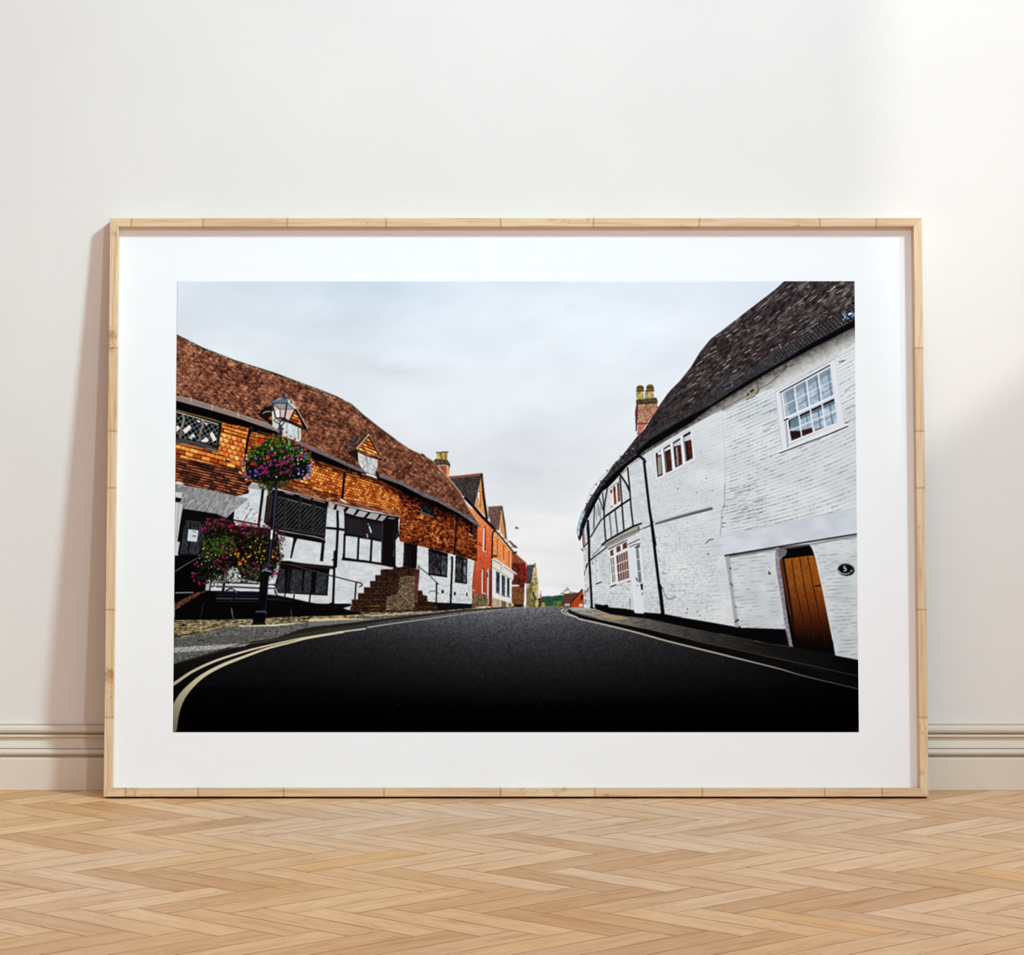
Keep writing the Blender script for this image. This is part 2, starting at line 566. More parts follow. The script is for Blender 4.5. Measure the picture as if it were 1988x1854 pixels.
# soft streaky clouds near the horizon
for (x, y, rx, ry, v) in ((1010, 1120, 70, 5, -6), (1060, 1070, 70, 7, -5), (985, 1140, 40, 3, 4), (1050, 940, 90, 10, -4),
                          (1010, 915, 70, 12, -7), (1060, 1005, 60, 8, 4), (1085, 1135, 50, 6, -8), (900, 700, 160, 18, 4),
                          (620, 640, 140, 20, -4), (1250, 640, 120, 22, 4), (760, 720, 60, 10, -5), (640, 690, 60, 10, -3)):
    r = sub(x - 2 * rx, y - 2 * ry, x + 2 * rx, y + 2 * ry)
    sl, X, Y = r
    g = np.exp(-((X - x) / rx) ** 2 - ((Y - y - (X - x) * .08) / ry) ** 2)
    CV[sl] += (g * v / 255)[..., None]

# ---------------------------------------------------------------- far end of the street
# woods, lawn
fill(B6(960, 1700, 1000, 1560, 1040, 1535, 1100, 1530, 1160, 1535, 1220, 1518, 1290, 1510, 1360, 1515, 1400, 1530, 1400, 1700), (38, 66, 52))
for k in range(420):
    x, y = rng.uniform(1025, 1370), rng.uniform(1525, 1660)
    q = B6(x, y)[0]
    g = rng.choice(4)
    blob(q[0], q[1], rng.uniform(.7, 1.6), rng.uniform(.5, 1.1), rng.uniform(0, 3), [(24, 50, 38), (52, 92, 62), (70, 110, 80), (30, 62, 60)][g], .8)
for k in range(140):
    x, y = rng.uniform(1300, 1670), 0
    y = 1480 - 70 * math.exp(-((x - 1400) / 50) ** 2) + rng.uniform(-12, 34) - (30 if x > 1600 else 0)
    q = B6(x, y)[0]
    blob(q[0], q[1], rng.uniform(.4, 1.1), rng.uniform(.4, .9), rng.uniform(0, 3), [(40, 62, 55), (86, 112, 92), (58, 84, 72)][rng.choice(3)], .75)
for k in range(120):
    x = rng.uniform(1195, 1350); y = rng.uniform(1600, 1672)
    if x > 1310 and y < 1650:
        continue
    q = B6(x, y)[0]
    blob(q[0], q[1], rng.uniform(.6, 1.3), rng.uniform(.4, .8), rng.uniform(0, 3), [(98, 140, 30), (150, 180, 50), (60, 100, 30)][rng.choice(3)], .9)
fill(B6(1060, 1676, 1460, 1672, 1460, 1700, 1060, 1700), (150, 176, 120))
fill(B6(1280, 1650, 1360, 1640, 1360, 1680, 1280, 1680), (120, 62, 30))
# far cottage with orange gable
fill(B6(1345, 1640, 1345, 1490, 1600, 1470, 1620, 1640), (92, 56, 44))
for k in range(60):
    q = B6(rng.uniform(1350, 1560), rng.uniform(1495, 1620))[0]
    blob(q[0], q[1], 1, .4, .3, [(60, 36, 30), (120, 76, 60)][k % 2], .8)
fill(B6(1345, 1630, 1650, 1630, 1650, 1690, 1345, 1690), (50, 32, 28))
for x in (1365, 1392, 1418):
    fill(B6(x, 1632, x + 18, 1632, x + 18, 1678, x, 1678), (226, 228, 232))
fill(B6(1455, 1630, 1620, 1435, 1650, 1500, 1650, 1690, 1455, 1690), (176, 62, 24))
for k in range(50):
    q = B6(rng.uniform(1500, 1640), rng.uniform(1520, 1680))[0]
    blob(q[0], q[1], .7, .5, 0, [(214, 96, 40), (120, 40, 18)][k % 2], .7)
line(B6(1455, 1625, 1625, 1425), 2.2, (38, 26, 24))
fill(B6(1575, 1640, 1632, 1640, 1632, 1680, 1575, 1680), (215, 222, 230))
fill(B6(1600, 1520, 1640, 1510, 1640, 1580, 1600, 1580), (20, 26, 30))
fill(B6(1640, 1640, 1680, 1600, 1680, 1640), (28, 70, 160))

# ---------------------------------------------------------------- road and pavements
kerbL = [(330, 1288)] + D3(0, 930, 60, 905, 250, 850, 420, 800, 560, 778, 640, 760, 760, 718, 900, 695, 1100, 668, 1240, 655, 1400, 632, 1600, 610, 1800, 592, 1988, 585)
roadtop = B6(560, 1700, 700, 1696, 900, 1690, 1100, 1684, 1300, 1680, 1420, 1690)
kerbR = B6(1400, 1700, 1430, 1720, 1500, 1750, 1600, 1785, 1700, 1812, 1854, 1850) + C8(420, 290, 700, 350, 1000, 410, 1300, 480, 1700, 570, 1988, 625) + [(1480, 1275), (1570, 1302), (1668, 1330)]


def asphalt(x, y):
    b = np.interp(y, [1170, 1185, 1210, 1240, 1270, 1310, 1340, 1375, 1430], [118, 96, 72, 50, 36, 22, 12, 3, 0])
    # the pool of light down the middle of the road
    f = np.exp(-((x - 1010 - (y - 1200) * .15) / 300) ** 2)
    b = b * (.55 + .55 * f)
    b = b * np.interp(x - (y - 1200) * 1.2, [350, 620, 1300, 1500, 1700], [.95, 1, 1, .5, .15])
    g = hsh(np.floor(x * SS), np.floor(y * SS), 5) - .5
    g2 = fbm(x / 2.2, y / 1.6, 8, 2) - .5
    v = b * (1 + .5 * g + .9 * g2) + fbm(x / 60, y / 14, 4, 2) * 4 * (b > 8)
    v = np.clip(v, 0, 255) / 255
    return np.stack([v * .96, v * .98, v * 1.05], -1)


fill([(330, 1428), (330, 1180)] + roadtop + [(1676, 1190), (1676, 1428)], asphalt)
# sparkle of chippings
for k in range(330):
    x = rng.uniform(500, 1250); y = rng.uniform(1290, 1372)
    v = int(rng.uniform(40, 120) * (1 if rng.rand() > .1 else 1.6))
    blob(x, y, .45, .4, 0, (v, v, v), .8)


def pave(x, y):
    n = fbm(x / 3, y / 1.2, 21, 3)
    b = ramp(n, (.2, (52, 52, 52)), (.5, (92, 92, 90)), (.8, (140, 138, 132)))
    g = hsh(np.floor(x * 2), np.floor(y * 2), 6)[..., None]
    return b * (.75 + .5 * g)


def cobble(x, y):
    n = fbm(x / 5, y / 1.5, 31, 3)
    c = ramp(n, (.25, (34, 28, 18)), (.45, (110, 98, 70)), (.6, (160, 145, 110)), (.8, (214, 196, 150)))
    return c


# left pavement
fill([(330, 1200)] + B7(0, 280, 600, 285, 1988, 225) + D3(1400, 610, 1700, 598, 1988, 583) + kerbL[::-1] + [(330, 1288)], pave)
fill([(330, 1200)] + B7(0, 280, 400, 290, 1000, 270, 1500, 250, 1988, 225) + B8(400, 175, 1000, 155, 1430, 140, 1800, 122, 1500, 160, 1000, 190, 500, 215, 0, 255) + B7(1200, 345, 850, 365, 600, 375, 400, 440, 200, 480, 0, 530), cobble)
# lit bands of flagstones
for q, c in ((B8(0, 235, 300, 225, 560, 235, 300, 245, 0, 258), (232, 206, 170)), (B8(450, 205, 650, 190, 880, 178, 860, 192, 560, 212), (205, 180, 150)),
             (B8(880, 180, 1200, 168, 1430, 150, 1300, 165, 900, 195), (160, 150, 135)), (B7(830, 355, 1200, 345, 1500, 325, 1700, 320, 1300, 365, 860, 372), (232, 224, 200)),
             (B8(0, 262, 400, 248, 700, 225, 900, 205, 900, 215, 500, 255, 0, 300), (118, 118, 116))):
    fill(q, c, .85)
fill(B7(10, 635, 700, 595, 1000, 575, 900, 620, 500, 665, 10, 700), lambda x, y: ramp(fbm(x / 2, y, 9, 2), (.2, (120, 120, 122)), (.8, (205, 205, 205))))
fill(B7(10, 540, 600, 480, 1100, 500, 800, 570, 10, 625), (78, 80, 76), .45)
fill(B7(310, 545, 400, 535, 410, 548, 320, 552), (20, 20, 18))
line(B7(20, 490, 200, 470, 300, 450, 420, 435), 1.4, (12, 10, 6))
line(B7(100, 505, 260, 470, 420, 425, 600, 375), 1.2, (190, 170, 120), .8)
# kerb shadow, left
line(crv(kerbL[1:9]), 1.6, (26, 20, 14), .9)
fill(D3(640, 765, 760, 722, 900, 700, 1100, 672, 1400, 637, 1700, 603, 1988, 588, 1988, 594, 1700, 612, 1400, 650, 1240, 668, 1100, 690, 900, 730, 700, 770), (30, 28, 24), .9)
fill(D3(420, 805, 640, 762, 900, 712, 1120, 690, 1120, 700, 900, 735, 700, 775, 560, 792), (60, 56, 44), .6)
line(D3(30, 915, 250, 853, 420, 808, 560, 783), 1.0, (120, 92, 66), .7)
for k in range(110):
    x = rng.uniform(560, 1300); y = 770 - (x - 560) * .13 + rng.uniform(-14, 6)
    q = D3(x, y)[0]
    blob(q[0], q[1], rng.uniform(.5, 1.6), .4, -.25, [(120, 112, 92), (18, 16, 12)][k % 2], .7)
# double lines, left
L1 = crv(D3(0, 1045, 40, 1020, 130, 960, 260, 900, 420, 848, 560, 812, 760, 768, 1000, 728))
L2 = crv(D3(10, 1290, 28, 1200, 60, 1120, 110, 1055, 190, 985, 300, 925, 420, 878, 560, 828, 700, 792, 800, 768, 1000, 735))
yl = (176, 168, 140)
yq = [((i / len(L1))) for i in range(len(L1))]
for k in range(len(L1) - 1):
    t = k / len(L1)
    line(L1[k:k + 2], 5.2 * (1 - t) + 1.6, (int(165 + 55 * min(1, t * 2)), int(160 + 45 * min(1, t * 2)), int(132 + 48 * min(1, t * 2))))
for k in range(len(L2) - 1):
    t = k / len(L2)
    wv = np.interp(t, [0, .18, .4, .7, 1], [20, 15, 7.5, 4, 2])
    cc = np.interp(t, [0, .15, .4, 1], [110, 146, 206, 226])
    line(L2[k:k + 2], wv, (int(cc), int(cc * .96), int(cc * .8)))
line(D3(1140, 706, 1300, 682, 1500, 655, 1700, 627, 1988, 592), 2.4, (190, 182, 170), 1, .8)
line(D3(960, 735, 1125, 714), 3.2, (205, 192, 178))
# far paving / road edge
fill(B6(560, 1690, 600, 1680, 760, 1680, 700, 1698), (176, 168, 158))
# right pavement
paveR = B6(1400, 1700, 1480, 1690, 1640, 1690, 1700, 1700) + C8(430, 110, 500, 125, 700, 175, 950, 200, 1200, 260, 1500, 355, 1700, 390, 1988, 440) + [(1480, 1254), (1560, 1262), (1676, 1288), (1676, 1345)]


def paveRc(x, y):
    b = np.interp(x, [1105, 1160, 1230, 1290, 1400, 1500, 1600, 1668], [160, 140, 100, 72, 44, 24, 14, 5])
    n = fbm(x / 7, y / 1.6 - x / 22, 41, 3)
    v = b * (.6 + .8 * n) / 255
    return np.stack([v, v * .97, v * .92], -1)


fill(paveR + kerbR[::-1], paveRc)
for q, c, a in ((C8(420, 190, 640, 195, 780, 230, 900, 262, 700, 265, 560, 235), (176, 152, 116), .8), (C8(160, 125, 400, 120, 470, 150, 250, 150), (178, 172, 164), .8),
                (C8(400, 205, 600, 205, 520, 215), (60, 56, 50), .8), (C8(1250, 300, 1500, 345, 1700, 375, 1988, 425, 1988, 440, 1700, 395, 1450, 345), (120, 96, 70), .55)):
    fill(q, c, a)
line(C7(0, 1430, 300, 1495, 600, 1550, 900, 1590, 1400, 1690, 1640, 1740), 1.2, (92, 74, 48), .7)
line(C7(400, 1510, 560, 1530), 1.5, (170, 140, 90), .6)
# kerb, right
fill(C8(140, 135, 180, 165, 260, 200, 420, 245, 640, 290, 900, 345, 1200, 405, 1500, 475, 1800, 545, 1988, 585) + [(1480, 1272), (1570, 1298), (1668, 1326), (1668, 1336), (1560, 1308), (1460, 1284)] + C8(1988, 672, 1700, 610, 1300, 505, 1000, 435, 700, 365, 420, 290, 240, 228, 150, 180), (12, 11, 12))
line(C8(800, 320, 1100, 380, 1350, 440, 1550, 485, 1720, 535, 1988, 590), 1.1, (112, 108, 104), .75)
line(C7(0, 1575, 300, 1640, 560, 1700, 700, 1725, 1000, 1790, 1400, 1880, 1640, 1930), 1.1, (100, 96, 92), .7)
line(C8(270, 190, 560, 250, 760, 300), 1.0, (96, 90, 80), .5)
# double line, right
Y1 = crv(B6(1350, 1722, 1325, 1732, 1310, 1745, 1330, 1770, 1380, 1795, 1450, 1815, 1530, 1838) + C8(280, 260, 420, 290, 700, 355, 1000, 430, 1300, 515, 1600, 590, 1988, 685) + C7(300, 1745, 700, 1845) + [(1560, 1312), (1668, 1338)])
for k in range(len(Y1) - 1):
    t = k / len(Y1)
    wv = np.interp(t, [0, .3, .5, .8, 1], [1.4, 2.0, 3.2, 3.2, 1.6])
    cc = np.interp(t, [0, .2, .5, .75, .85, 1], [235, 205, 190, 175, 150, 66])
    line(Y1[k:k + 2], wv, (int(cc), int(cc * .95), int(cc * .87)))
line(B6(1400, 1725, 1368, 1735, 1368, 1755, 1410, 1785, 1470, 1808, 1540, 1832), 1.3, (210, 205, 196))
# ---------------------------------------------------------------- left side: far buildings


def bands(cs, x, y):
    """level of (x, y) between a stack of curves, 0 on the first and 1 on the last"""
    n = len(cs) - 1
    Y = [yof(c, x) for c in cs]
    v = np.zeros_like(x)
    for k in range(n):
        v = v + np.clip((y - Y[k]) / np.maximum(Y[k + 1] - Y[k], .5), 0, 1)
    return v / n


def rubble(cl, sx=3.0, sy=1.6, s=51):
    def f(x, y):
        n = fbm(x / sx, y / sy, s, 3)
        return ramp(n, (.2, cl[0]), (.5, cl[1]), (.85, cl[2]))
    return f


# stone house with gable
fill(B6(775, 1140, 800, 1060, 900, 1050, 905, 1100, 880, 1320, 790, 1330), rubble(((34, 32, 34), (70, 68, 70), (104, 100, 100)), 2, 2))
fill(B6(880, 1320, 900, 1120, 925, 1030, 945, 1110, 965, 1330, 968, 1690, 830, 1690, 790, 1600, 790, 1330), rubble(((120, 100, 56), (196, 178, 120), (232, 216, 160))))
fill(B6(790, 1500, 840, 1340, 890, 1300, 880, 1460, 925, 1560, 920, 1690, 830, 1690, 780, 1690), rubble(((40, 40, 22), (110, 100, 62), (170, 156, 104))), .9)
line(B6(868, 1320, 895, 1120, 915, 1050), 1.4, (226, 220, 210)); line(B6(925, 1040, 968, 1330, 968, 1500), 1.0, (236, 226, 180))
fill(B6(905, 1030, 925, 1025, 925, 1090, 905, 1100), (112, 96, 70))
line(B6(925, 1250, 930, 1360), 1.2, (70, 60, 40)); line(B6(890, 1470, 925, 1570), 2.5, (28, 26, 20)); line(B6(870, 1480, 860, 1560), 1, (225, 225, 220))
fill(B6(765, 1325, 790, 1325, 790, 1590, 770, 1600), (226, 230, 232))
line(B6(795, 1400, 795, 1560), 1.3, (110, 50, 30)); line(B6(780, 1325, 850, 1330), 1.6, (40, 34, 30))
fill(B6(990, 1500, 1012, 1500, 1012, 1560, 990, 1560), (176, 70, 50)); line(B6(1000, 1450, 1002, 1520), 1.4, (196, 110, 96))
fill(B6(965, 1560, 1030, 1550, 1030, 1690, 970, 1690), rubble(((22, 20, 20), (64, 58, 54), (120, 110, 100))))
fill(B6(1020, 1620, 1060, 1620, 1070, 1690, 1010, 1690), (176, 150, 92)); fill(B6(1060, 1640, 1090, 1650, 1090, 1690, 1065, 1690), (86, 110, 50))
# creeper covered house
fill(B6(570, 860, 590, 855, 700, 950, 780, 1030, 790, 1310, 760, 1330, 750, 1640, 700, 1690, 565, 1690), rubble(((34, 8, 8), (88, 34, 26), (140, 66, 44)), 2.2, 2.2))
fill(B6(575, 940, 600, 880, 700, 960, 780, 1030, 790, 1045, 575, 1045), rubble(((90, 40, 26), (150, 76, 52), (196, 110, 76)), 2, 1.2))
fill(B6(575, 1040, 780, 1050, 800, 1300, 760, 1320, 700, 1180, 680, 1060), rubble(((64, 6, 10), (122, 26, 26), (190, 60, 50)), 1.6, 1.6), .8)
fill(B6(570, 1390, 740, 1400, 750, 1640, 570, 1690), rubble(((60, 36, 20), (120, 76, 44), (168, 120, 74)), 2, 1.6), .85)
line(B6(575, 1040, 780, 1040), 1.2, (34, 20, 18)); line(B6(640, 900, 790, 1030), 1.1, (206, 160, 140))
line(B6(765, 1330, 790, 1300, 795, 1050), 1.6, (196, 44, 50), .6)
fill(B6(568, 1352, 660, 1350, 690, 1366, 660, 1385, 568, 1382), (206, 210, 210))
fill(B6(570, 1640, 740, 1640, 760, 1690, 570, 1690), (20, 18, 14), .8)
fill(B6(510, 690, 540, 690, 640, 780, 645, 800, 600, 800), rubble(((60, 50, 48), (100, 80, 74), (150, 130, 120)), 2, 1))
line(B6(600, 770, 648, 798), 2.0, (44, 36, 34)); fill(B6(590, 860, 640, 850, 645, 880, 610, 890), (40, 40, 40))
# brick houses: second gable roof
BR = lambda c0, c1, c2, s=61: rubble((c0, c1, c2), 1.6, 1.1, s)
fill(B6(215, 190, 415, 175, 430, 240, 395, 540, 300, 540, 215, 330), rubble(((54, 34, 34), (112, 78, 70), (158, 124, 112)), 1.4, 1.1))
line(B6(215, 188, 415, 172), 1.6, (122, 112, 108))
fill(B6(380, 530, 410, 300, 425, 230, 460, 560, 480, 680), (214, 140, 74))
line(B6(385, 500, 425, 200), 1.6, (206, 196, 180)); line(B6(425, 190, 455, 420, 490, 690), 2.6, (26, 20, 18)); line(B6(432, 200, 470, 430, 495, 680), 1.2, (170, 160, 146))
line(B6(385, 510, 388, 545), 2.4, (235, 232, 225))
# street front of the brick houses
def brickfront(x, y):
    t = (y - 980) / 190
    n = fbm(x / 2.2, y / 1.5, 71, 3)[..., None] - .5
    c = ramp(t, (0, (236, 152, 92)), (.3, (226, 112, 66)), (.65, (196, 82, 48)), (1, (160, 58, 36)))
    r = ramp(t, (0, (240, 172, 96)), (.5, (238, 140, 76)), (1, (200, 100, 60)))
    w = np.clip((x - 952) / 8, 0, 1)[..., None]
    return (c * (1 - w) + r * w) * (1 + n * .5)
fill(A6(860, 780, 960, 900, 1180, 1120, 1380, 1290, 1380, 1500, 1100, 1500, 1060, 1240, 980, 1000) , brickfront)
fill(B6(-20, 190, 0, 190, 300, 540, 560, 850, 575, 880, 570, 1120, 260, 1000, 260, 1680, -60, 1680, -40, 1000), brickfront)
# first gable
fill(A6(680, 500, 1190, 465, 1180, 600, 1090, 930, 900, 800), rubble(((24, 20, 20), (62, 54, 52), (96, 86, 82)), 1.8, 1.4))
line(A6(690, 505, 860, 490, 1190, 455), 2.2, (150, 66, 46)); line(A6(720, 515, 1160, 478), 1.0, (214, 130, 90))
fill(A6(1085, 930, 1190, 520, 1280, 1130), BR((196, 110, 50), (222, 148, 78), (240, 176, 104)))
line(A6(1088, 920, 1150, 660, 1192, 470), 1.6, (214, 170, 130))
line(A6(1190, 470, 1215, 800, 1262, 1120), 4.2, (22, 16, 16)); line(A6(1200, 480, 1232, 780, 1285, 1130), 1.5, (150, 128, 108))
line(A6(1140, 700, 1150, 920), 2.8, (226, 230, 232)); line(A6(1125, 810, 1165, 930), .8, (110, 60, 30))
line(A6(1170, 760, 1168, 920), 1.2, (150, 70, 34)); line(A6(1135, 705, 1165, 730), 1.2, (30, 26, 30)); line(A6(1150, 920, 1170, 940), 1.2, (40, 36, 36))
fill(A6(1280, 1090, 1310, 1110, 1310, 1160), (190, 170, 120))
line(A6(925, 800, 1060, 940, 1180, 1080, 1300, 1200, 1380, 1285), 5.5, (20, 14, 14))
line(B6(290, 510, 400, 630, 580, 850), 3.0, (46, 30, 24)); line(B6(330, 520, 480, 680, 600, 840), 1.6, (226, 220, 212))
for k in range(9):
    q = B6(330 + k * 30, 515 + k * 34)[0]; blob(q[0], q[1], 1.4, 1.0, .8, [(60, 50, 46), (236, 234, 230)][k % 2])
# tall windows
for a in (((1215, 1255), (1210, 1528)),):
    pass
line(B6(155, 500, 140, 830), 2.8, (226, 226, 224)); line(B6(170, 510, 168, 850), 1.8, (84, 24, 14)); line(B6(150, 492, 172, 500), 1.6, (70, 26, 18)); line(B6(130, 835, 180, 862), 1.8, (228, 224, 220))
line(B6(130, 1120, 128, 1470), 3.0, (222, 222, 220)); line(B6(148, 1130, 145, 1475), 2.0, (86, 22, 14)); line(B6(125, 1112, 148, 1122), 1.6, (40, 20, 18)); line(B6(118, 1470, 172, 1490), 2.0, (226, 220, 214))
line(B6(215, 1130, 208, 1640), 3.2, (210, 208, 206)); line(B6(235, 1130, 236, 1660), 2.0, (96, 22, 16)); line(B6(205, 1180, 200, 1230), 2.6, (16, 14, 14)); line(B6(90, 1158, 115, 1152), 1.4, (24, 20, 20))
blob(*B6(215, 1190)[0], 1.2, 1.8, 0, (240, 240, 240))
line(B6(60, 745, 130, 770), 1.2, (40, 18, 14)); blob(*B6(88, 728)[0], 1.2, 1.2, 0, (30, 14, 12)); line(B6(98, 955, 100, 990), 1.0, (60, 24, 14))
line(B6(45, 748, 45, 748), 1, (40, 18, 14))
for x, y0, y1 in ((352, 680, 900), (444, 770, 1000), (524, 860, 1075)):
    line(B6(x, y0, x, y1), 2.6, (112, 40, 22)); line(B6(x - 10, y0 + 10, x - 10, y1), 1.2, (238, 186, 130))
    line(B6(x + 10, y0 + 10, x + 10, y1 + 10), .8, (238, 190, 140))
line(B6(540, 930, 545, 1100), .8, (246, 206, 160)); line(B6(448, 990, 448, 1020), 1.6, (230, 226, 220))
# drainpipe of the brick front
line(B6(320, 545, 285, 565, 278, 620, 272, 860, 268, 1000, 262, 1680), 2.6, (16, 12, 14)); line(B6(290, 750, 270, 760), 1.6, (30, 20, 20))
line(B6(300, 570, 292, 680), 1.0, (250, 196, 140))
# stone plinths
fill(B5(985, 1470, 1020, 1440, 1235, 1480, 1240, 1650, 985, 1692), rubble(((44, 34, 24), (112, 92, 64), (160, 140, 104)), 1.4, 2.4))
fill(B6(265, 1540, 400, 1570, 560, 1610, 600, 1640, 600, 1685, 265, 1692), rubble(((150, 132, 96), (190, 172, 134), (216, 200, 166)), 3, 2.4))
fill(B6(405, 1580, 480, 1600, 480, 1690, 415, 1690), rubble(((60, 46, 34), (110, 92, 70), (150, 136, 110)), 1.4, 2)); fill(B6(530, 1620, 555, 1625, 555, 1680, 530, 1685), (90, 72, 54))
line(B6(400, 1570, 402, 1670), 1.5, (232, 226, 222)); line(B6(470, 1600, 470, 1665), .8, (30, 22, 18))
# white shop front
fill(B6(272, 1000, 330, 985, 440, 1050, 470, 1080, 600, 1180, 590, 1290, 565, 1300, 568, 1640, 272, 1540), lambda x, y: ramp(fbm(x / 9, y / 9, 3, 2), (0, (214, 218, 222)), (1, (238, 238, 238))))
fill(B6(330, 1010, 400, 1060, 600, 1200, 590, 1290, 420, 1170, 270, 1090, 272, 1000), (226, 224, 216))
line(B6(275, 1088, 400, 1165, 590, 1290), 1.0, (120, 116, 112)); line(B6(300, 1020, 290, 1060), .8, (176, 174, 168)); line(B6(420, 1060, 400, 1140), 1.2, (150, 146, 140))
line(B6(270, 978, 330, 975, 440, 1050), 2.8, (226, 222, 210)); line(B6(300, 990, 410, 1050), 1.0, (60, 54, 46)); line(B6(280, 925, 330, 920, 345, 945), 3.0, (26, 22, 24))
line(B6(345, 945, 350, 975), 2, (190, 186, 178)); line(B6(275, 1010, 300, 1000), 1.2, (240, 238, 230))
line(B6(455, 1060, 630, 1190), 3.4, (232, 228, 220)); line(B6(450, 1085, 620, 1195), 1.0, (84, 78, 68)); line(B6(430, 1090, 440, 1140), .8, (180, 176, 170))
for a in ((332, 1150, 388, 1175, 384, 1480, 332, 1460), (415, 1205, 470, 1230, 468, 1520, 418, 1500), (497, 1245, 535, 1262, 533, 1535, 500, 1520)):
    fill(B6(*a), lambda x, y: ramp(fbm(x / 4, y / 8, 5, 2), (.2, (22, 28, 32)), (.8, (86, 100, 108))))
    x0, x1 = a[0], a[2]
    for j in range(1, 5):
        yy = a[1] + (a[7] - a[1]) * j / 5
        line(B6(x0, yy, x1, yy + 20), .7, (20, 22, 24))
    line(B6((x0 + x1) / 2, a[1] + 12, (x0 + x1) / 2, a[7] + 10), .8, (30, 36, 40))
    line(B6(x0 - 5, a[7] + 8, x1 + 5, a[5] + 12), 1.2, (50, 52, 54))
for x in (320, 400, 482, 550):
    line(B6(x, 1160 + (x - 320) * .5, x, 1500 + (x - 320) * .15), 1.0, (246, 246, 246))
# bird
line(crv(A6(1690, 1270, 1702, 1250, 1712, 1262)), 1.8, (34, 34, 38)); line(A6(1706, 1256, 1728, 1272), 1.6, (34, 34, 38))
# chimney beyond the tiled roof
fill(A6(535, 340, 665, 335, 660, 490, 620, 440), BR((120, 50, 36), (160, 70, 50), (196, 110, 84)))
fill(A6(660, 345, 712, 370, 700, 480, 660, 490), (226, 150, 104))
fill(A6(475, 270, 500, 235, 665, 240, 690, 270, 720, 320, 718, 355, 650, 325, 520, 330, 475, 290), rubble(((28, 22, 14), (70, 58, 36), (122, 106, 70)), 2, 1.2))
for a in ((520, 145, 585, 145, 580, 235, 520, 235), (600, 140, 682, 140, 670, 250, 590, 240)):
    fill(A6(*a), lambda x, y: ramp(fbm(x / 2, y / 9, 15, 2), (.2, (130, 100, 40)), (.6, (206, 176, 84)), (.9, (232, 206, 120))))
line(A6(515, 142, 590, 142), 1.8, (50, 36, 22)); line(A6(598, 136, 685, 136), 2.0, (46, 34, 22)); line(A6(588, 150, 590, 230), 1.6, (50, 40, 22)); line(A6(665, 170, 660, 250), 1.4, (90, 70, 36))
line(A6(710, 330, 700, 370), 1.2, (30, 20, 16))

# ---------------------------------------------------------------- the long tiled house on the left
ridge = [(330, 644)] + A1(65, 80, 480, 290, 1000, 495, 1685, 712) + [(574, 739), (620, 756), (655, 770), (683, 785), (704, 804), (734, 828), (768, 853)] + A6(0, 10, 110, 85, 330, 185, 470, 270, 560, 390, 680, 500, 860, 720, 910, 810, 960, 920, 1050, 1060, 1172, 1240)
eave = [(330, 765)] + A1(60, 1085, 300, 1130, 640, 1240, 1060, 1370, 1400, 1480, 1685, 1600) + [(560, 846)] + A5(0, 330, 350, 490, 700, 660, 1010, 800, 1390, 890, 1690, 1000) + A6(0, 560, 340, 740, 530, 820, 850, 1010, 1000, 1080, 1172, 1242)
band = [(330, 775)] + A1(60, 1165, 640, 1325, 1100, 1462, 1685, 1665) + [(575, 860)] + A5(0, 420, 440, 605, 900, 815, 1390, 965) + A6(0, 622, 340, 802, 530, 872, 850, 1042, 1010, 1152, 1160, 1252)
blk = [(330, 818)] + A1(60, 1350, 740, 1560, 1240, 1660, 1685, 1760) + [(575, 880)] + A5(0, 580, 640, 800, 1000, 890, 1350, 1010) + A6(0, 722, 250, 830, 480, 940, 800, 1070, 1100, 1230, 1165, 1255)


def rooftile(x, y):
    v = bands([ridge, eave], x, y)
    u = x - v * 28
    h = yof(eave, x) - yof(ridge, x)
    rows = v * 34
    pr = np.floor(rows); fr = rows - pr
    wob = vn(u / 9, pr, 81) * .5
    rows = rows + wob
    pr = np.floor(rows); fr = rows - pr
    tl = hsh(np.floor(u / 4.2 + pr * .5), pr, 82)
    n = fbm(u / 16, rows / 3.2, 83, 3)
    big = fbm(u / 42, v * 3.2, 84, 3)
    dg = vn((x + y * .9) / 3.4, (y - x * .42) / 26, 86)
    L = .45 + .42 * (tl - .5) + .5 * (n - .5) + .3 * (dg - .5) - .42 * (fr > .72) + .16 * (fr < .3) * tl
    L = L - .3 * np.clip(big - .56, 0, 1) * 2
    c = ramp(L, (-.1, (24, 12, 10)), (.18, (76, 40, 30)), (.4, (134, 78, 58)), (.62, (176, 106, 78)), (.85, (222, 164, 120)), (1.05, (250, 220, 180)))
    t = np.clip((x - 620) / 260, 0, 1)[..., None]
    c = c * (1 - t * .1)
    moss = np.clip(fbm(u / 12, rows / 6, 85, 2) - .62, 0, 1)[..., None] * 2
    return c * (1 - moss * .4) + col((70, 62, 60)) * moss * .4


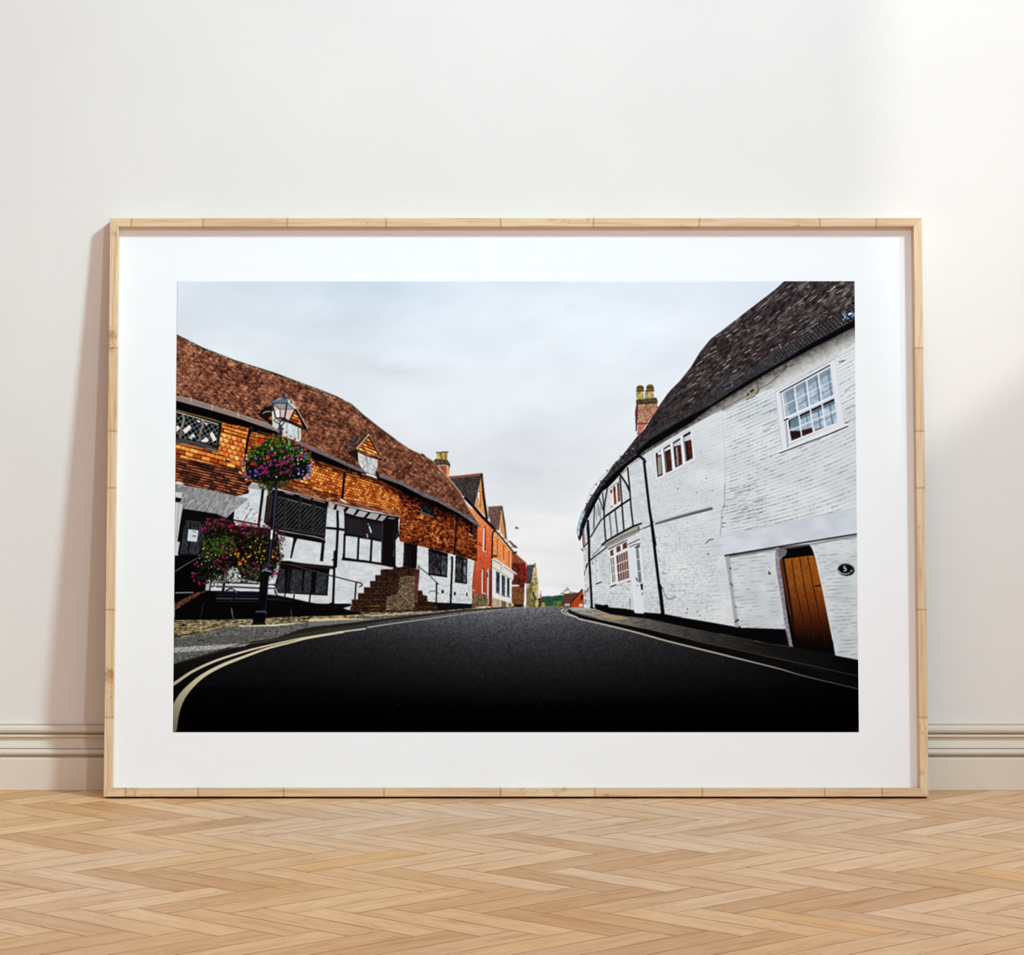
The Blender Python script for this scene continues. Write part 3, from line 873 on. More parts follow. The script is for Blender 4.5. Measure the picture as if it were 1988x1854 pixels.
fill(ridge + eave[::-1], rooftile)
for k in range(560):                      # shadowed and sunlit tile edges along the courses
    x = rng.uniform(343, 905); a, b = float(yof(ridge, x)), float(yof(eave, x)); v = rng.rand(); y = a + 4 + (b - a - 6) * v
    x2 = x + rng.uniform(2, 9) * (1 if x < 650 else .6)
    a2, b2 = float(yof(ridge, x2)), float(yof(eave, x2)); y2 = a2 + 4 + (b2 - a2 - 6) * v
    dk = rng.rand() < .52
    line([(x, y), (x2, y2)], rng.uniform(.7, 1.5), [(232, 170, 120), (30, 14, 12), (150, 76, 56)][1 if dk else (0 if rng.rand() < .6 else 2)], .8)
for (x, y, rx, ry) in ((385, 676, 8, 3), (465, 716, 9, 6), (455, 725, 8, 4), (522, 745, 9, 5), (560, 760, 12, 6), (575, 765, 8, 4), (485, 775, 6, 3), (365, 727, 8, 4), (350, 672, 12, 3), (640, 800, 8, 3), (690, 850, 8, 4), (755, 885, 6, 4), (598, 812, 7, 4)):
    for k in range(10):
        bx, by = x + rng.normal(0, rx * .5), y + rng.normal(0, ry * .5)
        if by < float(yof(ridge, bx)) + 4:
            continue
        blob(bx, by, rng.uniform(1, 3), rng.uniform(.6, 1.3), .45, [(66, 46, 42), (40, 26, 24), (92, 70, 62)][k % 3], .7)
# ridge tiles
line([(x, y + 1.2) for x, y in ridge[:12]], 3.4, (60, 52, 38)); line([(x, y + 1) for x, y in ridge[11:]], 1.8, (110, 92, 74))
for k in range(150):
    x = rng.uniform(343, 700); y = float(yof(ridge, x)) + rng.uniform(.5, 4.5)
    blob(x, y, rng.uniform(1, 2.8), rng.uniform(.4, .8), .42, [(196, 176, 128), (36, 30, 20), (120, 106, 76), (226, 206, 160)][rng.choice(4)], .85)
line([(x, y - .4) for x, y in ridge], .8, (246, 246, 246), .6)
fill(A6(285, 165, 310, 155, 350, 190, 350, 205, 290, 180), (80, 40, 34)); fill(A6(475, 265, 500, 280, 560, 390, 600, 450, 560, 420, 500, 320), (110, 70, 52), .7)
line(A6(680, 500, 860, 720, 910, 810), 1.8, (190, 178, 160)); blob(*A6(915, 800)[0], 1.8, 2.0, .6, (226, 216, 190))


def leafguard(x, y):
    v = bands([eave, band], x, y)
    p = (x * .4 + v * 1.5); q = (x * .4 - v * 1.5)
    g = (np.abs(p - np.round(p)) < .17) | (np.abs(q - np.round(q)) < .17)
    c = np.where(g[..., None], col((206, 190, 182)), col((60, 40, 38)))
    t = np.clip((x - 500) / 120, 0, 1)[..., None]
    s = (np.abs(v * 3 - np.round(v * 3)) < .22)[..., None]
    d = np.where(s, col((176, 162, 160)), col((66, 50, 50))) * (.8 + .4 * vn(x / 2, y / 2, 5)[..., None])
    return c * (1 - t) + d * t


# dark eaves, then gutter guard
fill(band + blk[::-1], (7, 5, 6))
fill(eave + band[::-1], leafguard)
line([(x, y) for x, y in band if x > 560], .9, (166, 158, 156), .8); line([(x, y) for x, y in eave if x < 540], .9, (206, 196, 190), .7)
for q in (A1(300, 1110, 290, 1180), A1(640, 1230, 640, 1310), A1(1065, 1365, 1065, 1440)):
    line(q, 1.6, (226, 200, 170))
fill(A6(0, 560, 340, 740, 530, 820, 850, 1010, 1000, 1080, 1160, 1235, 1160, 1250, 1010, 1150, 850, 1040, 530, 872, 340, 802, 0, 622), lambda x, y: ramp(fbm(x / 3, y / 1.5, 9, 2), (.2, (64, 60, 64)), (.6, (112, 104, 108)), (.9, (150, 140, 140))), .75)
line(A1(60, 1320, 800, 1515), 1.5, (150, 118, 60), .9); line(A1(200, 1350, 700, 1475), .7, (214, 184, 110), .7)
line(A3(1120, 400, 1440, 500), 1.0, (24, 20, 20)); line(A2(0, 1290, 400, 1400), 1.2, (120, 84, 50), .8)
line(A4(550, 80, 860, 160), 1.0, (150, 96, 60), .7)

# ---------------------------------------------------------------- hung tiles under the eaves
tb = [(330, 935)] + [(430, 945)] + A8(400, 90, 800, 190, 1350, 345, 1988, 470) + B3(500, 322, 900, 402, 1290, 492)
tb2 = [(774, 1051)] + B3(1660, 1092, 1988, 1172) + B5(270, 712, 600, 792, 1060, 922)
OR = ((-.05, (20, 6, 4)), (.15, (84, 30, 14)), (.35, (172, 74, 30)), (.52, (216, 106, 40)), (.66, (238, 148, 62)), (.82, (246, 184, 96)), (1.0, (255, 222, 150)))


def scallop(u, v, x, y, s=91):
    r = np.floor(v); f = v - r
    uu = u + .5 * (r % 2)
    c = np.floor(uu); g = uu - c
    e = f - (.48 + .5 * np.sqrt(np.clip(1 - ((g - .5) / .5) ** 2, 0, 1)))      # below the round tail of the tile
    t = hsh(c, r, s); t2 = hsh(c, r - 1, s)
    lo = e > -.04
    L = np.where(lo, .02, .60 + .5 * (t - .5) - .3 * (g > .82) - .1 * f) + .22 * (fbm(x / 1.6, y / 1.6, s + 2, 2) - .5)
    edge = (e > -.06) & (e < .12)
    L = np.where(e > .12, .28 + .2 * t2, L)
    L = np.where(edge, -.02, L)
    return L


def courses(u, v, x, y, s=95, dark=.2):
    r = np.floor(v); f = v - r
    c = np.floor(u + .5 * (r % 2)); g = u + .5 * (r % 2) - c
    t = hsh(c, r, s)
    L = .5 + .6 * (t - .5) - .62 * (f > 1 - dark * 1.4) - .25 * (g > .9) + .35 * (fbm(x / 2.4, y / 1.4, s + 2, 2) - .5)
    return L


def hung(x, y):
    top = yof(blk, x); bot = yof(tb, x)
    v = (y - top) / np.maximum(bot - top, 1)
    h = np.interp(x, [430, 520, 600, 700, 777], [100, 90, 84, 78, 72])
    up = (y - top); dn = (bot - y)
    cell = np.interp(x, [430, 600, 660, 780], [11.5, 7.4, 6.2, 4.4])
    cx = np.interp(x, [430, 470, 600, 700, 777], [0, 4, 18.5, 35.5, 52])
    rw = v * np.interp(x, [430, 600, 700, 777], [10, 13, 13.5, 14])
    Ls = scallop(cx + v * .9, rw, x, y)
    Lc = courses(cx * .55 + v, v * np.interp(x, [430, 600, 777], [10, 12.5, 14]), x, y)
    a = np.interp(x, [430, 600, 700, 777], [.2, .14, .18, .24]); b = np.interp(x, [430, 600, 700, 777], [.8, .70, .80, .88])
    L = np.where((v > a) & (v < b), Ls, Lc - .06)
    c = ramp(L, *OR)
    lo = np.clip((v - .78) * 9, 0, 1)[..., None]
    c2 = ramp(courses(cx * .5, v * 20, x, y, 97), (0, (36, 14, 8)), (.3, (126, 66, 40)), (.6, (190, 120, 84)), (1, (236, 180, 140)))
    t = np.clip((x - 540) / 30, 0, 1)[..., None]
    c = c * (1 - lo * t) + c2 * lo * t
    sh = np.clip(1 - v * np.interp(x, [430, 620, 777], [20, 7, 5]), 0, 1)[..., None]
    return c * (1 - sh * .6)


def hung2(x, y):
    top = yof(blk, x); bot = yof(tb2, x)
    v = (y - top) / np.maximum(bot - top, 1)
    rw = v * np.interp(x, [777, 926], [25, 21])
    u = (x - 777) / np.interp(x, [777, 926], [5.0, 4.2]) + v * 1.5
    L = courses(u, rw, x, y, 99, .3) + .16 * np.sin(np.clip(v, 0, 1) * 3.1) - .22 + .3 * (fbm(x / 18, y / 9, 7, 2) - .5)
    L = L + .34 * np.clip(fbm(x / 5, y / 3.2, 17, 2) - .55, 0, 1) * 4 * (v > .15)
    sh = np.clip(1 - v * 3.2, 0, 1)
    L = L - sh * .16
    t = np.clip((x - 880) / 60, 0, 1)
    return ramp(L - t * .06, (-.05, (16, 6, 4)), (.15, (84, 30, 16)), (.35, (160, 62, 28)), (.55, (210, 92, 38)), (.75, (238, 140, 62)), (.95, (255, 208, 130)))


fill([p for p in blk if p[0] < 782] + [(777, 952), (777, 1004)] + tb[::-1], hung)
fill([(774, 950)] + [p for p in blk if 776 < p[0] < 930] + [(927, 1020), (925, 1089)] + tb2[::-1] + B3(1260, 900, 1250, 540, 1290, 492), hung2)
fill(A6(-60, 700, 0, 722, 250, 830, 480, 940, 800, 1070, 1100, 1230, 1165, 1255, 1100, 1240, 800, 1130, 480, 990, 250, 880, 0, 790, -60, 760), (6, 4, 5), .35)
# the stretch beside the lattice window, larger fish-scale tiles
def bigscale(x, y):
    v = (y - 803 - (x - 430) * .30) / 9.2
    u = (x - 430 - (y - 840) * .10) / 9.4 + v * .22
    return ramp(scallop(u, v, x, y, 101) + .1, *OR)
fill(A3(860, 370, 1400, 480, 1240, 1200, 900, 1180, 800, 960, 810, 850, 860, 560), bigscale)
def plaincourse(x, y):
    v = (y - (x - 430) * .28) / 6.6; u = (x + y * .2) / 14
    return ramp(courses(u, v, x, y, 103, .16) + .0, *OR)
fill(A3(900, 370, 1380, 500, 1330, 680, 1100, 610, 860, 540), plaincourse)
fill(A3(1400, 540, 1520, 560, 1520, 740, 1370, 700), plaincourse)
# courses under the window and the pentice roof
fill(A3(50, 740, 780, 900, 900, 960, 960, 1080, 1230, 1180, 1230, 1250, 50, 1040), lambda x, y: ramp(courses((x + y * .2) / 17, (y - (x - 340) * .26) / 9.0 + .2, x, y, 107, .14) + .03, *OR))
def pent(x, y):  # small lean-to roof
    a = 892 + (x - 340) * .215; b = 936 + (x - 340) * .235
    v = (y - a) / (b - a + 2)
    L = courses((x - v * 30) / 13, v * 9 + vn(x / 14, y / 30, 6) * .25, x, y, 109, .3) - .04
    sh = .8 + .2 * np.clip(v, 0, 1)[..., None]
    return ramp(L + .2 * (fbm(x / 12, y / 8, 12, 2) - .5), (-.1, (14, 8, 8)), (.2, (72, 38, 30)), (.42, (142, 72, 48)), (.62, (194, 102, 66)), (.85, (232, 150, 104)), (1, (255, 210, 160))) * sh
fill(A3(50, 985, 600, 1110, 1230, 1220, 1300, 1420, 1430, 1745, 900, 1660, 400, 1560, 45, 1430), pent)
line(A3(50, 990, 600, 1110, 1180, 1225), 1.0, (26, 12, 10), .8); line(A3(45, 1440, 400, 1548, 900, 1640, 1430, 1750), 2.0, (14, 8, 8))
fill(A3(60, 1425, 170, 1455, 200, 1490, 60, 1455), (226, 220, 214))
fill(A3(1190, 1240, 1250, 1290, 1230, 1300, 1180, 1270), (236, 220, 190)); fill(A3(1330, 1500, 1400, 1440, 1370, 1430, 1290, 1490), (24, 18, 20))
fill(A3(940, 1040, 1030, 1060, 1010, 1110, 940, 1080), (70, 40, 28)); fill(A3(1050, 1060, 1140, 1080, 1130, 1130, 1040, 1100), (236, 118, 50))
# lattice window
fill(A3(50, 170, 880, 370, 870, 480, 800, 900, 50, 690), (12, 11, 13))
GL = A3(60, 215, 185, 240, 820, 425, 780, 790, 680, 760, 60, 650)
def lattice(x, y):
    X = (x - 336) * 9.268; Y = (y - 780) * 9.268
    a = (X * .62 + Y) / 88.0; b = (X * -.85 + Y * .52) / 74.0
    ga = np.abs(a - np.round(a)); gb = np.abs(b - np.round(b))
    c = np.where((np.minimum(ga * 88 / 1.18, gb * 74) < 5.0)[..., None], col((150, 158, 156)), col((9, 10, 14)))
    return c
fill(GL, lattice)
for a in ((170, 510, 295, 410, 335, 470, 215, 580), (50, 440, 90, 425, 130, 480, 60, 550), (265, 650, 320, 620, 360, 670, 300, 660), (310, 610, 370, 570, 400, 630, 350, 640),
          (410, 320, 500, 350, 460, 385), (545, 365, 635, 390, 590, 420), (655, 580, 710, 535, 785, 680, 725, 725), (490, 710, 600, 630, 650, 700, 580, 740, 560, 730)):
    fill(A3(*a), (232, 224, 222))
for x0, x1, yt, yb in ((185, 130, 240, 650), (525, 470, 330, 710)):
    line(A3(x0, yt, x0 + 5, yt + 90, x0 - 35, (yt + yb) / 2 + 20, x1, yb), 4.4, (112, 106, 100)); line(A3(x0 + 10, yt, x0 + 12, yt + 90, x0 - 25, (yt + yb) / 2 + 20), 1.4, (170, 166, 156))
line(A3(50, 180, 180, 215, 820, 410), 1.8, (222, 214, 190)); line(A3(60, 140, 870, 375), 1.2, (132, 100, 50))
line(A3(845, 400, 800, 800), 6.0, (14, 12, 12)); line(A3(820, 430, 780, 800), 1.6, (84, 84, 82)); line(A3(845, 620, 825, 760), 1.3, (150, 140, 116))
fill(A3(50, 645, 440, 720, 790, 830, 800, 900, 50, 690), (64, 60, 58)); line(A3(50, 655, 440, 720, 790, 830), 1.6, (20, 18, 18)); line(A3(120, 660, 700, 800), .9, (120, 112, 108))
fill(A3(50, 690, 400, 760, 760, 870, 850, 930, 780, 910, 400, 800, 50, 740), (58, 60, 64)); line(A3(150, 740, 270, 770), 1, (130, 134, 136)); line(A3(600, 830, 780, 885), 1.2, (176, 168, 148))
# black drainpipes over the tiles
line(A3(1390, 490, 1340, 700, 1310, 900, 1290, 1060), 5.4, (10, 8, 10), 1, 3.2); line(A3(1400, 450, 1420, 500), 3.0, (50, 48, 50))
line(A5(690, 880, 670, 1050, 640, 1380), 4.4, (10, 8, 10)); fill(A5(580, 1375, 640, 1380, 740, 1440, 700, 1450, 600, 1400), (232, 224, 206))
line(A5(770, 790, 770, 830), 2.0, (60, 58, 60))
line(B5(730, 200, 712, 500, 690, 810, 655, 860), 3.0, (10, 8, 10))
# flashing under the dormer, small slot windows in the hung tiles
fill(A5(1100, 885, 1200, 900, 1320, 960, 1310, 990, 1180, 940, 1090, 915), (222, 232, 234)); fill(A5(1000, 880, 1090, 900, 1060, 920, 1010, 895), (150, 160, 160)); fill(A5(1290, 820, 1350, 900, 1360, 1010, 1310, 970, 1290, 880), (20, 18, 20))
fill(B5(150, -20, 370, 20, 355, 205, 130, 110), (12, 13, 16)); line(B5(125, 110, 350, 205), 1.6, (110, 116, 124)); line(B5(140, 95, 345, 180), .8, (70, 76, 84))
for a in ((190, 10, 220, 90), (215, 20, 250, 110), (240, 30, 270, 120), (290, 60, 280, 130), (320, 60, 300, 140)):
    line(B5(*a), .8, (80, 86, 90), .8)
fill(B5(150, 60, 165, 90, 150, 100), (220, 224, 224))
fill(B5(950, 280, 1000, 300, 985, 510, 945, 480), (8, 8, 9)); line(B5(942, 480, 985, 508), 1.6, (214, 216, 216)); line(B5(998, 310, 985, 490), .8, (70, 66, 66))
line(B5(1062, 345, 1058, 920), 1.0, (40, 14, 8), .8)
# dormers
def dtile(x, y):
    v = (y - (x - 600) * .42) / 6.0
    return ramp(courses(x / 7.5, v, x, y, 111, .24) + .12, *OR)
fill(A2(380, 760, 420, 740, 560, 1000, 540, 1190, 480, 1240, 380, 1150), (206, 210, 206))
fill(A2(60, 800, 180, 680, 360, 620, 400, 760, 380, 1140, 200, 1020, 20, 870), (22, 16, 14)); fill(A2(300, 920, 370, 900, 370, 1010, 290, 980), (190, 78, 30)); line(A2(140, 830, 220, 780, 330, 780), 1.8, (176, 184, 150)); line(A2(60, 720, 150, 710), 1.2, (130, 120, 124))
line(A2(380, 780, 400, 1150), 2.2, (232, 222, 200))
fill(A2(560, 1020, 760, 1060, 1110, 1180, 1120, 1500, 1040, 1560, 600, 1400, 560, 1200), lambda x, y: ramp(fbm(x / 3, y / 7, 3, 2), (.2, (176, 186, 190)), (.8, (226, 234, 236))))
line(A2(740, 1080, 740, 1340), 1.6, (150, 160, 160)); line(A2(1030, 1190, 1040, 1500), 1.4, (130, 132, 132)); line(A2(1090, 1200, 1100, 1500), 2.4, (238, 226, 200)); line(A2(1060, 1200, 1070, 1500), .8, (90, 60, 60))
for k in range(5):
    line(A2(800 + k * 45, 1130 + k * 14, 900 + k * 30, 1360), .6, (236, 240, 240), .7)
fill(A2(740, 400, 900, 460, 960, 600, 1290, 1210, 1240, 1240, 1100, 1120, 780, 700), (120, 74, 54)); fill(A2(965, 740, 1200, 1200, 800, 1030, 940, 780), dtile)
line(A2(980, 715, 1235, 1205), 5.4, (14, 10, 10)); line(A2(900, 540, 1000, 700, 1290, 1215), 1.5, (232, 200, 170)); line(A2(780, 1040, 1130, 1200, 1250, 1225), 3.2, (14, 10, 10)); line(A2(850, 460, 950, 560), 2.4, (216, 176, 140))
fill(A5(930, 470, 1130, 560, 1330, 620, 1300, 800, 1250, 910, 1110, 860, 1010, 790, 950, 660), lambda x, y: ramp(fbm(x / 3, y / 4, 3, 3), (.2, (150, 156, 160)), (.45, (206, 210, 212)), (.8, (240, 240, 238))))
for a in ((1040, 500, 1070, 560), (1100, 560, 1110, 650), (1170, 560, 1190, 640), (1060, 760, 1040, 830), (1240, 740, 1270, 790), (1110, 640, 1140, 700)):
    line(A5(*a), 1.4, (70, 74, 76), .8)
for k in range(7):
    line(A5(960 + k * 50, 500 + k * 16, 1090 + k * 40, 860), .5, (150, 156, 158), .6); line(A5(1330 - k * 50, 620 - k * 10, 1020 + 40 * k, 800), .5, (160, 166, 168), .5)
line(A5(1120, 560, 1125, 860), 1.4, (176, 160, 160)); line(A5(950, 480, 960, 680, 1020, 790), 1.4, (226, 214, 196)); line(A5(1320, 620, 1310, 780), 1.4, (226, 210, 196))
fill(A5(740, 260, 790, 235, 1100, 140, 1160, 150, 940, 400, 920, 430, 740, 470), lambda x, y: ramp(fbm(x / 2.5, y / 2.5, 3, 3), (.25, (26, 18, 16)), (.6, (92, 70, 62)), (.9, (150, 128, 116))))
fill(A5(740, 470, 920, 420, 940, 480, 950, 660, 900, 640), (34, 20, 16)); line(A5(690, 490, 880, 600, 1010, 780), 1.6, (120, 88, 50), .8)
fill(A5(920, 410, 1140, 200, 1380, 610, 1120, 540), dtile)
line(A5(920, 405, 1140, 150), 2.2, (206, 176, 146)); line(A5(1155, 175, 1400, 610), 2.6, (24, 14, 12)); line(A5(1170, 160, 1405, 600), 1.1, (190, 150, 130)); line(A5(930, 450, 1130, 545, 1390, 625), 2.0, (26, 16, 12)); blob(*A5(1150, 145)[0], 2, 1.8, 0, (216, 190, 160))
# ---------------------------------------------------------------- left house, lower storey
def whitew(x, y):
    n = fbm(x / 14, y / 8, 121, 2)
    v = (y - x * .14) / 3.4
    r = np.floor(v); f = v - r
    m = fbm(x / 7, r * 3.1, 122, 2)
    ln = ((f > .72) & (m > .5))
    c = ramp(n, (.2, (206, 212, 218)), (.8, (226, 230, 234)))
    d = np.where(ln, .88, 1.0) * (1 - .05 * (hsh(np.floor(x * 2), np.floor(y * 2), 3) > .8))
    return c * d[..., None]


def rough(x, y):
    n = fbm(x / 2.4, y / 1.8, 125, 3)
    return ramp(n, (.2, (150, 156, 160)), (.36, (206, 212, 216)), (.8, (232, 235, 238)))


fill([(336, 960), (440, 968), (482, 958), (490, 936), (541, 949), (580, 960), (636, 974), (700, 987), (741, 996), (777, 1004), (774, 1041), (777, 1051)] + B3(1660, 1092, 1988, 1172) + B5(270, 712, 600, 792, 1040, 925, 1030, 930, 980, 1400, 980, 1625) + [(830, 1168), (700, 1185), (560, 1180), (430, 1180), (336, 1200)], whitew)
fill(B5(100, 670, 270, 712, 600, 792, 1040, 925, 1030, 930, 980, 1400, 980, 1625, 400, 1600, 240, 1580, 100, 1400), rough)
line(B5(1040, 925, 1030, 935, 1000, 1200, 985, 1400), 1.6, (110, 50, 34)); line(B5(985, 1390, 1025, 1405), 1.6, (220, 220, 218))
# base of the wall
fill(B5(240, 1580, 420, 1600, 640, 1608, 980, 1622, 980, 1690, 700, 1712, 400, 1735, 240, 1700), (14, 14, 18))
# under the pentice: grey render soffit, wall and dark doorway
fill(A7(60, 90, 620, 190, 1480, 385, 1430, 380, 1165, 590, 1010, 740, 930, 700, 830, 660, 190, 560, 190, 490, 40, 460, 40, 100), lambda x, y: ramp(fbm(x / 2.5 + y / 4, y / 5.2, 131, 2) + (x - 400) * .0009, (.2, (106, 108, 108)), (.5, (142, 144, 144)), (.85, (176, 178, 178))))
for k in range(60):
    q = A7(rng.uniform(250, 1200), rng.uniform(260, 640))[0]
    if q[1] < 931 + (q[0] - 343) * .24 + 18 or q[1] > 990 + (q[0] - 356) * .19:
        continue
    line([q, (q[0] + rng.uniform(1, 4), q[1] + rng.uniform(1, 2.5))], .7, [(96, 98, 98), (178, 180, 180)][k % 2], .5)
fill(A7(40, 240, 165, 270, 165, 360, 40, 340), (208, 206, 200)); fill(A7(45, 345, 175, 375, 120, 440, 45, 430), (22, 18, 18))
fill(A7(30, 430, 190, 490, 190, 560, 130, 880, 100, 1180, 130, 1190, 90, 1430, 10, 1430), (200, 204, 204)); line(A7(110, 480, 60, 1150), 1.4, (150, 150, 152)); line(A7(190, 500, 130, 880, 90, 1180), 1.2, (80, 40, 44))
fill(A7(190, 560, 830, 660, 1010, 740, 1160, 600, 1150, 760, 1180, 900, 1000, 1100, 700, 1462, 500, 1600, 336, 1600, 90, 1430, 130, 1190, 80, 1180, 130, 880), (10, 9, 11))
fill(A7(240, 780, 520, 810, 600, 1100, 480, 1430, 130, 1420, 190, 1100), lambda x, y: ramp(fbm(x / 3, y / 5, 5, 3), (.2, (22, 22, 26)), (.8, (62, 62, 70))))
line(A7(240, 780, 520, 830), 1.0, (70, 60, 58)); line(A7(330, 830, 290, 1430), 3.0, (12, 12, 15)); line(A7(210, 900, 150, 1420), 1.4, (70, 70, 76), .7)
fill(A7(290, 950, 480, 975, 450, 1190, 270, 1170), (208, 222, 228)); 
for k in range(8):
    line(A7(315, 990 + k * 20, 420, 1000 + k * 20), .5, (140, 156, 166), .8)
line(A7(370, 980, 440, 1010), 1.0, (60, 64, 74)); line(A7(380, 1078, 430, 1080), 2.0, (50, 54, 60))
fill(B1(0, 360, 440, 350, 560, 480, 620, 800, 600, 1000, 0, 1200), (6, 5, 6))
line(B1(40, 640, 230, 520, 440, 400), 2.0, (96, 106, 112), 1, 1.4); line(B1(50, 1028, 360, 1022), 2.2, (150, 152, 150))
# low wall with brick coping
fill(B1(30, 1160, 200, 1080, 420, 1020, 560, 990, 700, 985, 1000, 1010, 1560, 1010, 1560, 1500, 30, 1520), (7, 6, 6))
fill(B1(40, 1220, 300, 1080, 420, 1025, 570, 990, 600, 1000, 480, 1060, 300, 1170, 40, 1330), rubble(((30, 12, 8), (84, 46, 34), (140, 96, 76)), 2, 1.2))
for k in range(40):
    t = rng.rand(); q = B1(60 + 480 * t, 1290 - 280 * t + rng.uniform(-40, 10))[0]
    blob(q[0], q[1], rng.uniform(.5, 1.5), .5, -.5, [(176, 146, 126), (50, 24, 18)][k % 2], .8)
line(B1(545, 1225, 520, 1300, 520, 1400, 480, 1470), 1.0, (90, 80, 60), .8); line(B1(40, 1320, 120, 1280), 1.0, (150, 120, 100))
for k in range(30):
    q = B1(rng.uniform(60, 1400), rng.uniform(1230, 1490))[0]; blob(q[0], q[1], .8, .4, 0, (50, 40, 30), .7)
# tall window of the ground floor, first bay
fill(A7(1140, 760, 1165, 590, 1440, 385, 1500, 390, 1410, 150, 1500, 60, 1620, 100, 1680, 240, 1600, 860, 1600, 950, 1140, 800), whitew)
fill(A7(1410, 150, 1480, 90, 1640, 100, 1660, 210, 1430, 175), (164, 166, 166)); fill(A7(1400, 120, 1470, 40, 1500, 60, 1415, 150), (22, 16, 18))
line(A7(1140, 775, 1600, 860), 2.6, (16, 12, 14)); line(A7(1700, 200, 1660, 560, 1610, 940), 5.0, (16, 10, 12)); fill(A7(1740, 180, 1780, 330, 1720, 830, 1640, 930, 1680, 560), (214, 218, 222)); line(A7(1730, 350, 1690, 800), .8, (150, 154, 158))
for q in (A7(1425, 465), A7(1435, 505), A7(1395, 550), A7(1465, 580), A7(1580, 630), A7(1530, 660), A7(1400, 690), A7(1390, 730), A7(1225, 735), A7(1360, 770), A7(1420, 775), A7(1550, 790), A7(1385, 715), A7(1660, 770), A7(1490, 570)):
    blob(q[0][0], q[0][1], 1.0, 1.3, .4, (110, 20, 50)); 
line(crv(A7(1310, 680, 1340, 600, 1380, 560, 1425, 470)), .5, (120, 90, 90)); line(A7(1340, 800, 1400, 690, 1480, 580), .7, (50, 40, 34)); line(A7(1480, 760, 1530, 680, 1590, 620), .5, (120, 110, 100))
# timber frame and windows (crop of the first bay)
fill(A8(180, 230, 300, 110, 400, 120, 480, 130, 1360, 340, 1360, 380, 1320, 700, 1300, 1000, 1300, 1100, 1290, 1130, 900, 1070, 420, 980, 320, 900, 120, 740), (14, 12, 13))
fill(A8(190, 270, 285, 200, 260, 450, 230, 740, 140, 740, 150, 560), (40, 34, 34)); line(A8(290, 180, 270, 420, 240, 650), 1.0, (84, 66, 62))
for a in ((480, 140, 725, 175, 690, 215, 560, 190), (850, 210, 1040, 260, 1020, 305, 805, 240), (1090, 275, 1290, 330, 1310, 370, 1050, 305)):
    fill(A8(*a), (112, 110, 110))


def leads(x, y):
    X = (x - 500) * 9.94; Y = (y - 940) * 9.94
    a = (X + Y * .92) / 82.0; b = (X - Y * .62) / 66.0
    ga = np.abs(a - np.round(a)) * 82; gb = np.abs(b - np.round(b)) * 66
    la = np.clip(1.4 - ga / 6, 0, 1)[..., None]; lb = np.clip(1.2 - gb / 5.5, 0, 1)[..., None] * .8
    base = ramp(fbm(x / 7, y / 7, 3, 2), (.2, (6, 8, 9)), (.8, (22, 26, 28)))
    return lerp(lerp(base, col((64, 64, 66)), lb[..., 0]), col((112, 114, 114)), la[..., 0])


fill(A8(390, 240, 540, 280, 800, 350, 1080, 420, 1330, 470, 1290, 960, 1040, 930, 770, 900, 480, 830, 330, 800), leads)
for a in ((545, 280, 500, 840), (825, 300, 780, 900), (1090, 380, 1040, 940)):
    line(A8(*a), 4.4, (36, 30, 30)); line(A8(a[0] + 18, a[1], a[2] + 16, a[3]), .8, (84, 74, 72), .8); line(A8(a[0] - 20, a[1] + 60, a[2] + 30, a[3]), .8, (60, 54, 54), .7)
line(A8(560, 285, 790, 345), 1.2, (150, 150, 148)); line(A8(850, 360, 1050, 410), 1.2, (150, 150, 148)); line(A8(1115, 430, 1250, 462), 1.0, (130, 130, 128)); line(A8(400, 245, 530, 275), 1, (120, 120, 120))
line(A8(1330, 470, 1290, 990), 3.2, (44, 26, 28)); line(A8(340, 830, 1300, 990), 2.4, (40, 28, 28)); line(A8(480, 845, 780, 895, 1280, 975), 1.0, (90, 80, 76))
line(A8(390, 885, 600, 925, 850, 970, 1100, 1010, 1290, 1065), 2.2, (136, 150, 160)); line(A8(600, 940, 900, 985, 1200, 1050), 1.0, (40, 50, 56)); line(A8(420, 960, 900, 1050, 1290, 1120), 4.5, (10, 8, 9))
line(A8(730, 1030, 700, 1150, 670, 1300, 645, 1420), 5.6, (14, 11, 13), 1, 3.0); fill(A8(690, 1030, 770, 1045, 720, 1160, 690, 1200), (14, 11, 13)); fill(A8(1240, 1130, 1295, 1140, 1265, 1490, 1205, 1485), (20, 12, 13))
line(A8(1540, 480, 1550, 820, 1530, 1200, 1510, 1590), 4.6, (14, 11, 13)); line(A8(1340, 845, 1530, 860, 1660, 880), 4.6, (16, 10, 12)); line(A8(1450, 1460, 1530, 1445), 3.2, (12, 10, 12)); line(A8(1550, 480, 1560, 500), 6, (14, 12, 14))
# soffit blocks on the right of the first bay
fill(A8(1360, 350, 1500, 380, 1988, 490, 1988, 560, 1700, 545, 1640, 540, 1360, 480), (20, 14, 14))
for a in ((1375, 345, 1500, 395, 1455, 490, 1365, 480), (1545, 400, 1700, 450, 1660, 540, 1510, 500)):
    fill(A8(*a), (176, 178, 178))
fill(A8(1360, 460, 1520, 500, 1520, 560, 1340, 560), (196, 200, 202)); fill(A8(1580, 470, 1660, 520, 1660, 600, 1580, 600), (196, 200, 202)); line(A8(1440, 490, 1500, 510), 2.0, (190, 194, 196))
for a in ((200, 280, 365, 320, 290, 440, 120, 385), (420, 340, 600, 385, 510, 490, 330, 455), (660, 390, 850, 425, 770, 540, 565, 500), (900, 440, 1010, 465, 915, 570, 805, 545), (1050, 485, 1190, 500, 1170, 525, 1030, 515)):
    pass
fill(B3(80, 320, 160, 260, 620, 370, 1290, 490, 1250, 540, 1260, 900, 1190, 980, 1190, 1560, 900, 1500, 50, 1410, 100, 860, 90, 400), (16, 11, 13))
